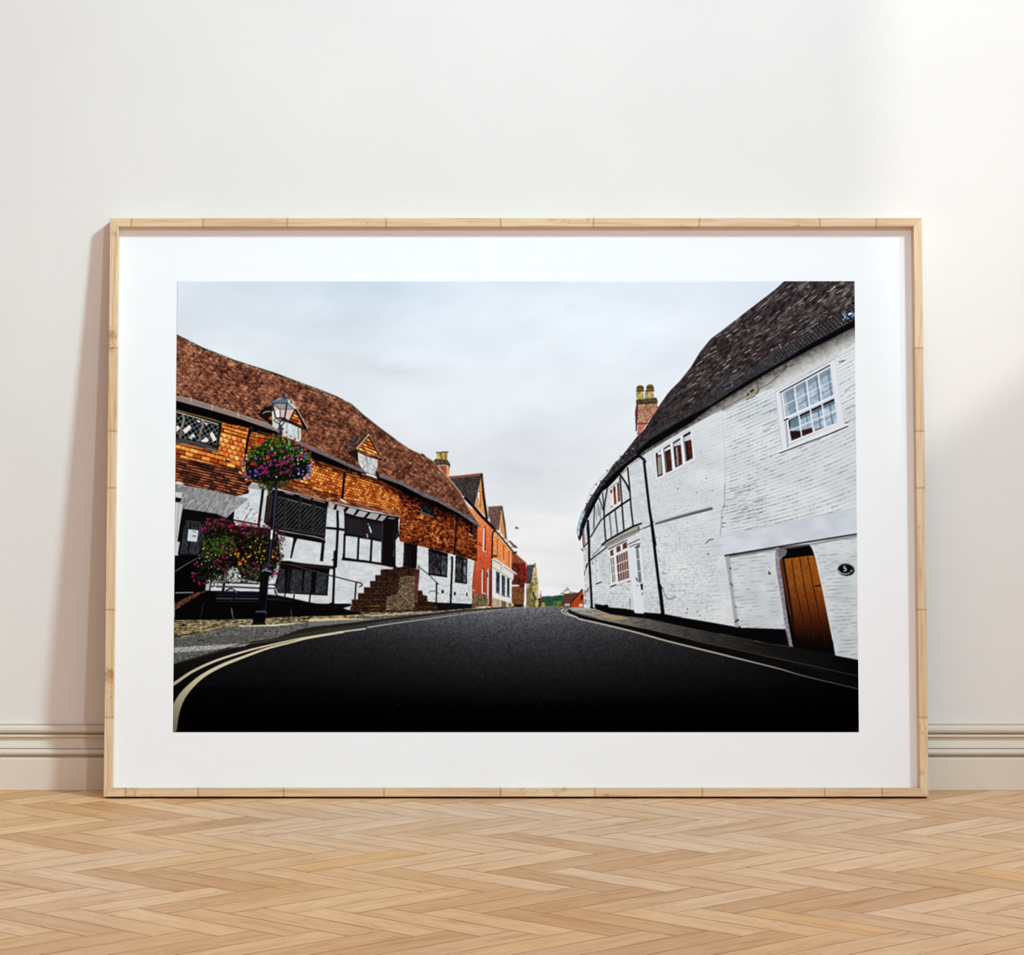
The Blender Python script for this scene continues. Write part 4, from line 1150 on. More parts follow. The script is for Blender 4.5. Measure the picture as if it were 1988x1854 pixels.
for a, c in (((200, 280, 365, 320, 290, 440, 120, 385), (178, 178, 180)), ((420, 340, 600, 385, 510, 490, 330, 455), (176, 176, 178)), ((660, 390, 850, 425, 770, 540, 565, 500), (170, 170, 172)), ((900, 440, 1010, 465, 915, 570, 805, 545), (160, 160, 162)), ((1060, 485, 1190, 500, 1170, 525, 1030, 515), (88, 84, 82))):
    fill(B3(*a), c); q = B3(*a); line([q[3], q[2]], .8, (226, 228, 228), .8)


def leads2(x, y):
    X = (x - 660) * 11.04; Y = (y - 960) * 11.04
    a = (X + Y * .5) / 40.0; b = (X - Y * .42) / 44.0
    ga = np.abs(a - np.round(a)) * 40; gb = np.abs(b - np.round(b)) * 44
    t = np.clip(1.3 - np.minimum(ga, gb) / 5, 0, 1)
    return lerp(np.zeros(x.shape + (3,), np.float32) + col((12, 12, 16)), col((70, 70, 76)), t)


fill(B3(150, 500, 490, 580, 490, 900, 150, 830), leads2); fill(B3(570, 600, 870, 650, 870, 970, 570, 900), leads2)
line(B3(120, 480, 110, 860), 3.2, (36, 26, 28)); line(B3(540, 560, 530, 930), 5.0, (44, 28, 30)); line(B3(905, 610, 895, 1000), 4.0, (42, 36, 38)); line(B3(120, 470, 540, 570, 920, 640), 2.4, (34, 24, 26))
fill(B3(590, 620, 620, 625, 610, 660), (230, 232, 234)); line(B3(630, 690, 670, 810), 2.6, (226, 230, 232)); line(B3(575, 850, 595, 920), 1.8, (220, 222, 224))
fill(B3(125, 885, 390, 920, 360, 1390, 90, 1350), whitew); fill(B3(420, 935, 670, 970, 640, 1440, 400, 1410), whitew); fill(B3(695, 975, 890, 1020, 880, 1475, 680, 1440), whitew)
line(B3(100, 860, 85, 1360), 4.0, (14, 11, 13)); line(B3(400, 920, 380, 1400), 3.8, (14, 11, 13)); line(B3(680, 970, 655, 1440), 4.0, (14, 11, 13)); line(B3(60, 1385, 500, 1430, 880, 1490, 1190, 1550), 4.4, (14, 10, 12))
line(B3(920, 640, 905, 1000, 890, 1480), 2.0, (52, 46, 50)); line(B3(1180, 620, 1150, 1000, 1165, 1300), 1.8, (40, 30, 34)); line(B3(930, 1020, 935, 1480), 1.0, (60, 20, 18), .5); line(B3(1225, 830, 1220, 920), 1.0, (110, 120, 120)); line(B3(1150, 1200, 1145, 1330), 1.0, (110, 90, 90))
fill(B3(1200, 975, 1260, 975, 1360, 1040, 1365, 1200, 1360, 1560, 1290, 1560, 1190, 1530), rough)
fill(B3(1370, 1020, 1660, 1090, 1650, 1340, 1640, 1590, 1350, 1560, 1370, 1200), (16, 10, 12)); line(B3(1400, 1060, 1385, 1560), 1.2, (54, 40, 44)); line(B3(1440, 1100, 1430, 1560), 1.0, (46, 34, 38)); line(B3(1500, 1110, 1500, 1570), 1.2, (40, 26, 30))
fill(B3(1670, 1095, 1900, 1160, 1890, 1700, 1640, 1560), rough)
# two windows of the right end
for a in ((270, 712, 585, 795, 572, 1182, 268, 1140), (712, 828, 905, 880, 895, 1290, 700, 1262)):
    fill(B5(*a), (10, 9, 11))
fill(B5(285, 770, 470, 815, 470, 1140, 275, 1120), lambda x, y: ramp(fbm(x / 2.2, y / 4, 5, 3), (.3, (18, 18, 20)), (.6, (56, 56, 60)), (.8, (96, 98, 102))))
fill(B5(480, 830, 560, 850, 560, 1160, 480, 1145), lambda x, y: ramp(fbm(x / 1.6, y / 6, 6, 3), (.3, (20, 22, 24)), (.6, (76, 84, 88)), (.8, (130, 140, 146))))
fill(B5(715, 860, 820, 890, 820, 1265, 705, 1245), lambda x, y: ramp(fbm(x / 1.6, y / 6, 7, 3), (.3, (16, 16, 18)), (.6, (60, 60, 62)), (.8, (110, 110, 112))))
fill(B5(835, 890, 885, 905, 882, 1270, 832, 1262), lambda x, y: ramp(fbm(x / 1.6, y / 8, 8, 3), (.3, (40, 44, 46)), (.8, (160, 168, 172))))
line(B5(280, 920, 370, 910, 470, 940), 1.6, (12, 10, 12)); line(B5(372, 930, 362, 1120), 1.4, (10, 10, 12)); line(B5(475, 820, 470, 1150), 1.8, (8, 8, 10)); line(B5(828, 880, 822, 1268), 1.6, (8, 8, 10))
line(B5(268, 1142, 572, 1184), 1.6, (30, 16, 20)); line(B5(700, 1264, 895, 1292), 1.6, (30, 16, 20)); line(B5(270, 1152, 572, 1196), .8, (245, 245, 246)); line(B5(700, 1276, 895, 1304), .8, (245, 245, 246))
# lower pipe, handrail, vents
line(B5(655, 860, 655, 1000, 640, 1350, 632, 1620), 3.6, (10, 8, 10)); blob(*B5(650, 865)[0], 2.6, 2.0, 0, (12, 10, 12)); line(B5(615, 1480, 650, 1480), 1.8, (12, 10, 12))
for a in ((485, 1392, 520, 1395, 515, 1452, 482, 1448), (685, 1428, 715, 1430, 710, 1482, 682, 1478), (885, 1438, 908, 1440, 906, 1495, 884, 1490)):
    fill(B5(*a), (10, 9, 10))
line(B5(108, 990, 105, 1050), 1.6, (24, 26, 34)); line(B5(108, 1018, 260, 1130, 405, 1275, 430, 1300), 1.5, (24, 26, 34)); line(B5(402, 1275, 395, 1600), 2.6, (10, 9, 11)); line(crv(B5(275, 1430, 310, 1412, 370, 1415, 435, 1445)), 1.3, (64, 68, 72))
for k in range(30):
    q = B5(660 + rng.uniform(0, 300), rng.uniform(1535, 1580))[0]; blob(q[0], q[1], .7, .4, 0, (70, 70, 74), .8)
for k in range(70):
    q = B5(rng.uniform(110, 960), rng.uniform(1200, 1590))[0]; blob(q[0], q[1], rng.uniform(.4, 1.4), .35, .1, (150, 156, 162), .6)
# lower long window of the first bay
fill(B2(400, 265, 560, 270, 900, 315, 1340, 355, 1340, 410, 1270, 400, 1255, 460, 1225, 865, 900, 840, 360, 815, 300, 700, 360, 480), (12, 9, 11))
fill(B2(420, 300, 700, 320, 1000, 350, 1330, 375, 1330, 400, 1000, 380, 700, 350, 480, 330), (44, 28, 26)); line(B2(400, 265, 560, 268, 700, 300, 1000, 330, 1340, 360), 1.4, (24, 24, 30))


def leads3(x, y):
    X = (x - 500) * 9.036; Y = (y - 1060) * 9.036
    a = (X + Y * .55) / 46.0; b = (X - Y * .8) / 62.0
    t = np.clip(1.3 - np.minimum(np.abs(a - np.round(a)) * 46, np.abs(b - np.round(b)) * 70) / 5, 0, 1)
    base = ramp(fbm(x / 3, y / 4, 9, 3), (.2, (12, 14, 18)), (.55, (34, 38, 44)), (.85, (70, 72, 78)))
    return lerp(base, col((78, 80, 86)), t * .8)


for a in ((380, 400, 480, 400, 480, 800, 330, 790), (600, 400, 790, 430, 770, 820, 555, 800), (830, 430, 950, 450, 930, 820, 795, 820), (1040, 460, 1225, 480, 1200, 830, 1010, 820)):
    fill(B2(*a), leads3)
line(B2(550, 400, 520, 800), 1.0, (80, 66, 64), .8); line(B2(360, 815, 900, 845, 1225, 862), 2.0, (14, 10, 12)); line(B2(370, 798, 700, 815, 1200, 838), .8, (86, 84, 88), .8)
line(crv(B2(560, 320, 850, 400, 1250, 510, 1600, 600, 1740, 635, 1810, 650, 1835, 690, 1790, 715)), 2.0, (30, 24, 26)); line(B2(560, 322, 850, 402, 1240, 508), .8, (110, 100, 98), .9)
line(B2(1730, 640, 1700, 1080), 2.8, (10, 8, 10)); line(B2(1355, 100, 1340, 600, 1325, 1010), 4.4, (12, 10, 12)); line(B2(490, 810, 475, 900), 2.2, (12, 10, 12)); line(B2(930, 800, 910, 990), 2.8, (10, 9, 11)); line(crv(B2(600, 795, 640, 850, 635, 920)), 2.4, (14, 14, 18)); line(crv(B2(600, 795, 628, 825, 640, 850)), 1.0, (170, 176, 180))
fill(B2(160, 850, 360, 865, 620, 920, 900, 985, 1050, 1010, 1250, 1010, 1310, 985, 1350, 1010, 1650, 1015, 1650, 1050, 1500, 1090, 1300, 1060, 900, 1040, 700, 1000, 160, 1000), (14, 10, 12))
fill(B2(160, 900, 640, 950, 900, 1020, 1300, 1050, 1500, 1090, 1800, 1200, 1300, 1225, 500, 1240, 140, 1260), (8, 6, 6))
for k in range(90):
    t = rng.rand(); q = B2(640 + 1100 * t, 990 + 170 * t + rng.uniform(-50, 60))[0]
    blob(q[0], q[1], rng.uniform(.4, 1.2), .4, .2, [(92, 46, 30), (60, 30, 20), (120, 100, 80)][k % 3], .7)
line(B2(170, 930, 400, 925), .8, (60, 66, 70)); line(B2(400, 965, 600, 968), .8, (76, 60, 44)); line(B2(585, 1110, 590, 1180, 620, 1255), 1.8, (60, 64, 66))
# stone steps
SP = B4(940, 240, 1060, 235, 1200, 215, 1380, 265, 1490, 290, 1450, 730, 1540, 735, 1560, 830, 1650, 850, 1650, 960, 1790, 1000, 1870, 1090, 1870, 1165, 1400, 1180, 700, 1205, 180, 1190, 0, 1250, 0, 1100, 40, 1060, 30, 930, 165, 930, 165, 790, 290, 790, 290, 660, 430, 660, 420, 530, 540, 530, 535, 405, 650, 405, 655, 280, 900, 275)
fill(SP, rubble(((8, 4, 4), (42, 24, 16), (92, 62, 44)), 2.2, 1.4, 141))
fill(B4(1060, 450, 1200, 430, 1440, 420, 1450, 950, 1330, 1150, 760, 1160, 780, 880, 1020, 800), rubble(((12, 8, 6), (104, 86, 66), (200, 182, 152)), 1.7, 1.2, 143), .9)
for k in range(560):
    u, v = rng.rand(), rng.rand()
    X = 700 + 700 * u; Y = 260 + 920 * v
    if X < 1100 - (Y - 260) * .1 and rng.rand() < .55 or (X < 760 + 300 * (1 - v)):
        continue
    q = B4(X, Y)[0]
    hot = math.exp(-((X - 1180) / 260) ** 2 - ((Y - 820) / 340) ** 2)
    c = [(150, 124, 96), (92, 66, 46), (200, 184, 160), (176, 150, 80), (20, 12, 10), (96, 40, 30)][rng.choice(6, p=[.24, .2, .13, .08, .27, .08])]
    blob(q[0], q[1], rng.uniform(.5, 1.7), rng.uniform(.35, .9), rng.uniform(-.7, .7), c, .5 + .5 * hot)
for yy, x0, x1 in ((285, 660, 1000), (410, 540, 700), (535, 430, 680), (665, 300, 980), (795, 170, 760), (925, 40, 700), (1068, 60, 620)):
    line(B4(x0, yy + 12, x1, yy + 8), 1.0, (110, 76, 56), .7); line(B4(x0, yy + 34, x1, yy + 30), 1.4, (10, 6, 6), .8)
    line(B4(x0 + 4, yy, x0 + 4, yy + 118), 1.4, (84, 40, 28), .7)
for k in range(70):
    X = rng.uniform(60, 1000); Y = rng.uniform(560 + (700 - X) * .5 if X < 700 else 500, 1160); q = B4(X, Y)[0]
    if Y < 930 and X < 560 - (Y - 400) * .9:
        continue
    blob(q[0], q[1], rng.uniform(.4, 1.1), .5, rng.uniform(0, 3), [(150, 130, 100), (110, 60, 40), (120, 110, 50)][k % 3], .75)
line(B4(460, 1070, 620, 1062), 2.2, (130, 116, 40), .8); line(B4(420, 1140, 640, 1140), 1.0, (120, 100, 70), .7); line(B4(1810, 1100, 1860, 1110), 1.6, (90, 86, 40)); line(B4(1480, 1080, 1760, 1085), .8, (110, 70, 60), .8)
fill(B4(1380, 300, 1490, 300, 1450, 730, 1440, 940, 1370, 960), rubble(((30, 8, 8), (90, 40, 36), (130, 76, 66)), 1.2, 1.2, 151), .75)
fill(B4(0, 1190, 180, 1195, 300, 1240, 0, 1260), (16, 10, 8))

# ---------------------------------------------------------------- bench
fill(B1(600, 780, 680, 760, 660, 990, 580, 985), (176, 178, 178)); line(B1(690, 760, 660, 990), 2.4, (14, 12, 14))
fill(B1(700, 840, 1560, 860, 1560, 1010, 680, 990), (216, 218, 220)); fill(B1(1720, 780, 1820, 780, 1800, 1020, 1700, 1020), (220, 222, 224))
line(B1(920, 850, 900, 990), 5.0, (14, 14, 18)); line(B1(800, 835, 1540, 865), 2.6, (20, 20, 26)); line(B1(780, 915, 1100, 922, 1560, 945), 3.4, (40, 44, 60)); line(B1(780, 908, 1560, 936), .7, (110, 116, 134), .7)
fill(B1(680, 990, 1560, 1005, 1560, 1200, 780, 1200, 760, 1040), (9, 9, 12))
for yy, c in ((1015, (70, 76, 96)), (1070, (60, 62, 74)), (1130, (112, 122, 142)), (1180, (50, 60, 58))):
    line(B1(780, yy, 1560, yy + 6), 1.5 if yy == 1130 else .9, c, .85)
line(crv(B1(960, 985, 1000, 965, 1050, 955, 1110, 985, 1140, 1040, 1130, 1100, 1060, 1160)), 2.8, (22, 22, 32)); line(crv(B1(1060, 960, 1110, 985, 1140, 1040)), 1.2, (120, 124, 150)); line(crv(B1(1050, 1300, 1060, 1400, 1100, 1515)), 2.2, (66, 74, 84)); line(crv(B1(1060, 1320, 1075, 1420)), .8, (130, 140, 150))
line(B1(1690, 880, 1870, 880), 2.2, (40, 44, 60)); line(B1(1700, 945, 1890, 950), 2.8, (56, 62, 84)); line(B1(1810, 880, 1860, 900), 3, (30, 32, 40)); line(B1(1830, 985, 1860, 1060), 3.0, (20, 20, 26)); blob(*B1(1840, 1065)[0], 2, 1.2, 0, (150, 156, 170)); line(B1(1700, 1145, 1890, 1165), 1.4, (50, 60, 62), .8)
for q in (B1(730, 860), B1(745, 895), B1(720, 910), B1(700, 920)):
    blob(q[0][0], q[0][1], 2.0, 1.2, .6, (16, 16, 20))

# ---------------------------------------------------------------- flowers
def petals(F, c, s, n=1.0):
    for i in range(0, len(F), 2):
        x, y = F[i], F[i + 1]
        yield x, y


def splat(Kf, cr, s, pts, hole=None):
    s = s * 1.22
    for q in Kf(*pts):
        for k in range(5):
            a = rng.uniform(0, 6.28); d = s * .5
            v = rng.uniform(.8, 1.12)
            blob(q[0] + d * math.cos(a), q[1] + d * math.sin(a) * .8, s * rng.uniform(.45, .8), s * rng.uniform(.35, .6), a, tuple(min(255, c * v) for c in cr), .95)
        if hole:
            blob(q[0], q[1] + .2, s * .35, s * .28, 0, hole)


def leafy(poly, n, cols, s0=.7, s1=2.0, dens=None):
    xs = [p[0] for p in poly]; ys = [p[1] for p in poly]
    X = rng.uniform(min(xs), max(xs), n * 2).astype(np.float32); Y = rng.uniform(min(ys), max(ys), n * 2).astype(np.float32)
    k = 0
    for x, y in zip(X, Y):
        m = False
        for i in range(len(poly)):
            (xa, ya), (xb, yb) = poly[i], poly[(i + 1) % len(poly)]
            if (ya > y) != (yb > y) and x < xa + (y - ya) * (xb - xa) / (yb - ya):
                m = not m
        if not m or (dens and rng.rand() > dens(x, y)):
            continue
        c = cols[rng.choice(len(cols))]
        blob(x, y, rng.uniform(s0, s1), rng.uniform(s0, s1) * .5, rng.uniform(0, 3.14), c, .9)
        k += 1


# hanging basket on the lamp post
HB = A4(880, 130, 1060, 140, 1160, 180, 1330, 260, 1460, 380, 1640, 480, 1720, 640, 1740, 760, 1690, 960, 1580, 1110, 1380, 1130, 1200, 1150, 1150, 1280, 980, 1240, 900, 1300, 830, 1500, 770, 1480, 760, 1300, 640, 1180, 420, 1170, 290, 1090, 250, 960, 240, 800, 280, 660, 330, 480, 480, 380, 620, 300, 720, 240, 800, 190)
fill(A4(880, 200, 1060, 190, 1330, 330, 1620, 520, 1690, 760, 1640, 960, 1520, 1080, 1180, 1130, 1100, 1240, 900, 1290, 790, 1400, 760, 1250, 640, 1130, 420, 1120, 320, 1030, 290, 800, 350, 580, 520, 440, 720, 300), (10, 14, 8))
GR = [(60, 96, 22), (96, 140, 34), (36, 60, 18), (16, 24, 10), (126, 160, 56), (28, 44, 18)]
DG = [(12, 16, 8), (30, 38, 18), (52, 60, 34), (8, 8, 6), (70, 70, 40)]
top = lambda x, y: .25 + .9 * np.clip((915 - y) / 40, 0, 1)
leafy(HB, 1500, GR, .9, 2.6, lambda x, y: .1 + .9 * float(np.clip((905 - y) / 34, 0, 1)))
leafy(HB, 500, [(120, 168, 40), (150, 190, 70), (90, 140, 34)], .7, 1.8, lambda x, y: float(top(x, y)) ** 2 * (.1 + (vn(np.float32(x / 7), np.float32(y / 6), 9) > .5)))
leafy(HB, 800, [(8, 14, 8)], .8, 2.2, lambda x, y: .1 + .9 * (vn(np.float32(x / 6), np.float32(y / 5), 19) > .6))
leafy(HB, 1000, DG, .6, 1.8, lambda x, y: np.clip((y - 885) / 30, 0, 1) * .9)
leafy(A4(560, 1150, 920, 1150, 880, 1350, 830, 1560, 770, 1480, 780, 1350, 640, 1330, 580, 1300), 420, DG + [(110, 104, 60)], .6, 1.7)
leafy(A4(980, 1150, 1260, 1130, 1180, 1290, 1060, 1310, 980, 1260), 260, DG + [(120, 118, 60), (150, 110, 60)], .6, 1.6)
RED = (226, 26, 28)
splat(A4, RED, 3.2, (640, 290, 610, 310, 440, 775, 1495, 610, 785, 635), )
splat(A4, (222, 40, 56), 1.8, (885, 145, 830, 195, 1180, 105, 1270, 190, 1360, 240, 1370, 330, 1390, 360, 1545, 400, 1605, 470, 1560, 470, 1690, 530, 1680, 650, 1700, 740, 1330, 350, 1420, 640, 900, 270, 860, 315, 580, 330, 1010, 190, 320, 610))
splat(A4, (206, 70, 60), 1.9, (1080, 240, 1110, 265, 1140, 280, 940, 550, 1410, 430, 960, 380, 500, 780, 1390, 345))
splat(A4, (190, 20, 130), 2.5, (1085, 505, 1195, 615, 690, 665, 1210, 715, 920, 700, 820, 720, 1015, 720, 1090, 740, 1130, 760, 830, 805, 960, 805, 1065, 790, 1290, 825, 640, 840, 580, 865, 740, 870, 700, 910, 670, 960, 740, 960, 1065, 970, 1175, 950, 1210, 900, 785, 525, 1290, 660, 620, 835), (60, 6, 50))
splat(A4, (150, 40, 170), 1.7, (930, 690, 870, 590, 735, 850, 1245, 1025, 1315, 1020, 600, 1000, 600, 1080, 780, 1040, 1330, 780))
splat(A4, (104, 84, 206), 2.3, (280, 960, 390, 935, 510, 940, 540, 950, 330, 1055, 390, 1060, 510, 1030, 1290, 635, 1330, 440, 1425, 885, 1440, 610, 1565, 625, 1620, 880, 1690, 850, 1460, 1110, 190, 775, 520, 670, 1650, 930))
splat(A4, (150, 130, 226), 1.7, (490, 600, 300, 670, 240, 740, 1585, 555, 1680, 900, 1530, 930, 1430, 990, 1660, 1010, 1560, 1060, 1640, 810, 1360, 1115, 1520, 1010, 1500, 480, 870, 480, 730, 370, 1180, 425, 1700, 960, 1620, 1050, 1450, 960, 1590, 1090))
splat(A4, (238, 232, 242), 1.5, (855, 445, 1265, 470, 310, 595, 1500, 540, 1740, 740, 1680, 830, 1710, 790, 1620, 1010, 1650, 1080, 1520, 1150, 1415, 700, 955, 1060, 1130, 640, 1490, 680, 330, 675, 270, 860, 310, 1110, 1420, 780, 1700, 690, 1100, 180, 1440, 1000))
line(crv(A4(1090, 180, 1170, 210, 1220, 280, 1240, 380)), 1.4, (196, 190, 150)); line(crv(A4(1170, 200, 1300, 310, 1370, 420)), 1.2, (90, 30, 20)); line(A4(360, 650, 450, 590), 1.0, (150, 150, 50))

# planter above the bench
PL = A7(620, 740, 830, 720, 960, 750, 1120, 800, 1400, 850, 1600, 900, 1820, 850, 1988, 960) + [(556, 1040), (548, 1058), (552, 1075), (549, 1098), (540, 1118), (525, 1128)] + B1(1740, 860, 1500, 840, 1200, 860, 900, 860, 700, 850, 470, 880, 350, 800, 330, 680, 430, 520, 500, 350, 540, 240, 480, 190, 560, 60)
fill(A7(780, 800, 1000, 780, 1200, 880, 1800, 930, 1988, 1060) + [(545, 1085), (530, 1115)] + B1(1560, 840, 1250, 780, 1150, 580, 1000, 600, 960, 820, 700, 800, 560, 780, 430, 740, 460, 560, 560, 300, 620, 100), (10, 9, 8))
G2 = [(40, 46, 20), (66, 74, 30), (20, 22, 12), (96, 120, 40), (8, 8, 8), (60, 40, 30), (30, 26, 16)]
leafy(PL, 1300, G2, .8, 2.2)
leafy(PL, 420, [(84, 120, 34), (60, 84, 26), (110, 150, 60)], .6, 1.7, lambda x, y: .05 + .95 * (vn(np.float32(x / 8), np.float32(y / 7), 29) > .6))
leafy(PL, 1100, [(6, 7, 6)], .9, 2.4, lambda x, y: .15 + .85 * (vn(np.float32(x / 8), np.float32(y / 6), 39) > .5))
leafy(B1(560, 60, 1100, 0, 1150, 300, 700, 420, 480, 400), 420, [(96, 140, 30), (70, 110, 30), (130, 170, 50), (30, 44, 16)], .6, 1.4)
leafy(A7(620, 740, 960, 720, 1120, 820, 1500, 900, 1820, 860, 1900, 1060, 1400, 1120, 900, 900, 500, 1000), 700, [(130, 30, 70), (160, 40, 90), (100, 30, 50), (176, 60, 110), (60, 30, 24), (190, 80, 110)], .4, 1.3)
leafy(A7(460, 880, 640, 900, 700, 1000, 500, 1050), 60, [(150, 50, 80), (80, 30, 40)], .4, 1.3)
leafy([(530, 1025), (560, 1040), (552, 1058), (556, 1048), (566, 1042), (548, 1068), (545, 1110), (535, 1120), (528, 1060)], 260, [(120, 20, 70), (170, 40, 100), (60, 14, 30), (20, 16, 14), (206, 130, 160)], .5, 1.5)
splat(A7, (214, 26, 34), 1.9, (1095, 970, 1320, 1300, 1215, 1330, 1060, 895, 1110, 880, 1360, 890, 1330, 880))
splat(A7, (190, 24, 110), 1.7, (920, 765, 815, 780, 650, 757, 705, 845, 1260, 880, 800, 960, 920, 850, 1700, 1100, 1110, 1210, 1410, 1030, 1550, 905, 1660, 770, 1625, 820, 1800, 915, 1350, 1020, 600, 920, 550, 930, 1300, 940, 1280, 1170))
splat(B1, (196, 24, 120), 1.9, (970, 530, 850, 460, 965, 390, 895, 385, 835, 560, 740, 470, 930, 690, 775, 725, 1450, 605, 1460, 500, 1540, 545, 1385, 710, 1615, 25, 1060, 130, 905, 600, 385, 680, 350, 730, 390, 515, 470, 840, 370, 810, 450, 550, 900, 195, 1050, 260, 950, 300, 1240, 450, 1260, 640, 480, 870, 555, 860, 1820, 700, 1760, 545, 1860, 690, 800, 440, 1530, 600), (70, 6, 44))
splat(B1, (244, 150, 30), 2.0, (1040, 345, 1125, 330, 1180, 325, 1170, 375, 1370, 370, 1395, 350, 1345, 380, 1635, 275, 1785, 275, 1765, 325, 1795, 385, 1190, 480, 1225, 500, 1300, 465, 1265, 420, 1190, 520))
splat(B1, (246, 206, 40), 1.4, (1315, 330, 1470, 305, 1555, 300, 1610, 365, 1505, 395, 1580, 425, 1645, 420, 1515, 475, 1580, 480, 1385, 200, 1555, 215, 1580, 155, 1480, 95, 545, 245, 560, 215, 1520, 50, 1550, 265))
splat(B1, (226, 226, 224), 1.2, (465, 355, 480, 410, 610, 380, 650, 440, 585, 455, 630, 310, 690, 345, 765, 345, 515, 515, 800, 600, 690, 560, 1290, 740, 1870, 215, 1860, 320, 1880, 500, 1880, 410, 735, 690, 1150, 600, 1070, 570, 1835, 610, 1880, 545))
splat(B1, (214, 150, 200), 1.3, (605, 380, 430, 480, 350, 670, 1820, 615, 1840, 740, 1790, 780))
splat(B1, (226, 232, 236), 1.8, (1130, 690, 1140, 760, 1160, 790, 1110, 740, 1180, 740, 1040, 640, 1020, 680, 1165, 640, 1120, 800, 1180, 810, 1000, 760, 840, 750, 1780, 810))
leafy(B1(960, 560, 1560, 560, 1560, 850, 700, 850, 900, 640), 330, [(16, 18, 12), (40, 40, 26), (230, 232, 232), (90, 96, 60), (20, 16, 14), (170, 176, 160)], .4, 1.3)
leafy(B1(690, 700, 1000, 700, 940, 860, 700, 900), 120, [(16, 18, 12), (30, 34, 20), (226, 228, 230), (90, 110, 60)], .4, 1.3)
leafy(A7(1140, 820, 1600, 920, 1600, 880, 1200, 800), 160, [(180, 40, 70), (226, 220, 224), (100, 20, 40), (206, 60, 60)], .5, 1.5)

# ---------------------------------------------------------------- street lamp
line(A4(1040, 0, 1060, 120), 5.6, (36, 40, 52)); line(A4(1020, 0, 1035, 110), 1.2, (110, 120, 136))
fill(A2(545, 1130, 625, 1150, 625, 1340, 555, 1330), (40, 44, 56)); line(A2(640, 1210, 660, 1240), 2.4, (14, 14, 18)); line(A2(580, 1150, 575, 1320), 1.0, (100, 110, 126))
fill(A2(390, 560, 760, 570, 970, 720, 810, 1030, 680, 960, 480, 960), (206, 196, 198))
fill(A2(400, 570, 760, 570, 740, 730, 560, 720), (150, 146, 138)); fill(A2(770, 580, 940, 720, 760, 730), (150, 150, 144)); fill(A2(590, 730, 710, 730, 690, 940, 590, 940), (214, 186, 186)); fill(A2(740, 740, 940, 730, 820, 1000, 710, 950), (222, 190, 184)); fill(A2(450, 780, 560, 730, 570, 940, 480, 940), (232, 232, 234))
for k in range(6):
    line(A2(760 + k * 14, 780 + k * 34, 880, 800 + k * 34), .8, (214, 150, 136), .6)
blob(*A2(565, 595)[0], 2.4, .8, 0, (246, 246, 240))
line(A2(420, 600, 580, 735, 585, 940), 1.6, (56, 52, 54)); line(A2(580, 720, 950, 722), 1.4, (84, 82, 80))
line(A2(385, 570, 470, 960), 2.4, (22, 22, 28)); line(A2(755, 560, 730, 750, 690, 970), 2.6, (20, 20, 26)); line(A2(780, 560, 970, 725), 2.6, (22, 22, 28)); line(A2(955, 740, 815, 1030), 2.4, (24, 22, 26)); line(A2(470, 955, 600, 945, 700, 960, 810, 1040), 2.6, (20, 20, 26))
fill(A2(340, 520, 480, 480, 640, 420, 660, 390, 720, 380, 740, 440, 790, 510, 760, 560, 560, 575, 370, 560), (96, 108, 128)); fill(A2(740, 440, 830, 490, 990, 700, 960, 725, 780, 560, 790, 510), (206, 212, 222))
line(A2(340, 530, 380, 565, 560, 575, 770, 562), 2.0, (50, 58, 74)); line(A2(640, 425, 740, 440), 3.0, (36, 46, 60)); blob(*A2(700, 385)[0], 2.2, 3.4, .1, (52, 66, 84)); line(A2(730, 350, 745, 400), 1.0, (206, 214, 222)); line(A2(480, 490, 640, 425), 1.2, (206, 206, 216)); line(A2(870, 535, 850, 560), 2.2, (24, 24, 26))
line(crv(A2(430, 985, 440, 1030, 560, 1100, 600, 1150)), 1.6, (30, 32, 40)); line(crv(A2(690, 985, 700, 1040, 640, 1120, 600, 1160)), 1.8, (26, 28, 36)); line(crv(A2(500, 990, 580, 1030, 650, 990)), 1.4, (34, 36, 44)); line(crv(A2(600, 1040, 570, 1080, 560, 1130)), 1.4, (26, 28, 36)); line(A2(640, 1000, 690, 970), 2, (24, 24, 30))
# post
fill([(534, 938), (540, 938), (531, 1060), (522, 1104), (515, 1104), (526, 1020)], (16, 15, 24)); line([(538, 940), (532, 1010), (528, 1040), (521, 1100)], 1.1, (108, 112, 128), .9); line([(535.2, 945), (530, 1005)], 1.0, (60, 62, 84), .9)
fill(A8(258, 880, 302, 885, 282, 1068, 245, 1062), (232, 232, 236)); line(A8(285, 900, 278, 1000), .6, (150, 150, 156))
line(B1(1650, 512, 1745, 515), 1.6, (60, 64, 70)); line(B1(1650, 548, 1740, 550), 1.6, (50, 52, 58)); fill(B1(1650, 570, 1720, 575, 1770, 640, 1750, 660, 1600, 650, 1620, 610), (34, 40, 52)); line(crv(B1(1610, 640, 1640, 615, 1720, 635, 1765, 650)), 2.2, (130, 150, 170)); blob(*B1(1680, 590)[0], 3, 1.2, 0, (110, 124, 140))
fill(B1(1590, 660, 1745, 660, 1720, 800, 1680, 1340, 1520, 1340, 1560, 900), (8, 8, 12)); line(B1(1720, 720, 1690, 1060, 1660, 1330), .9, (60, 64, 76), .8); line(B1(1640, 700, 1620, 900), 1.4, (24, 24, 34), .8)
fill(B1(1490, 1355, 1660, 1345, 1690, 1390, 1660, 1400, 1655, 1590, 1430, 1600, 1450, 1400), (7, 7, 10)); line(B1(1495, 1365, 1560, 1370, 1650, 1365, 1680, 1385), 2.4, (84, 92, 122)); line(B1(1410, 1598, 1660, 1592), 2.2, (12, 10, 12)); line(B1(1480, 1580, 1650, 1580), .8, (60, 50, 66))
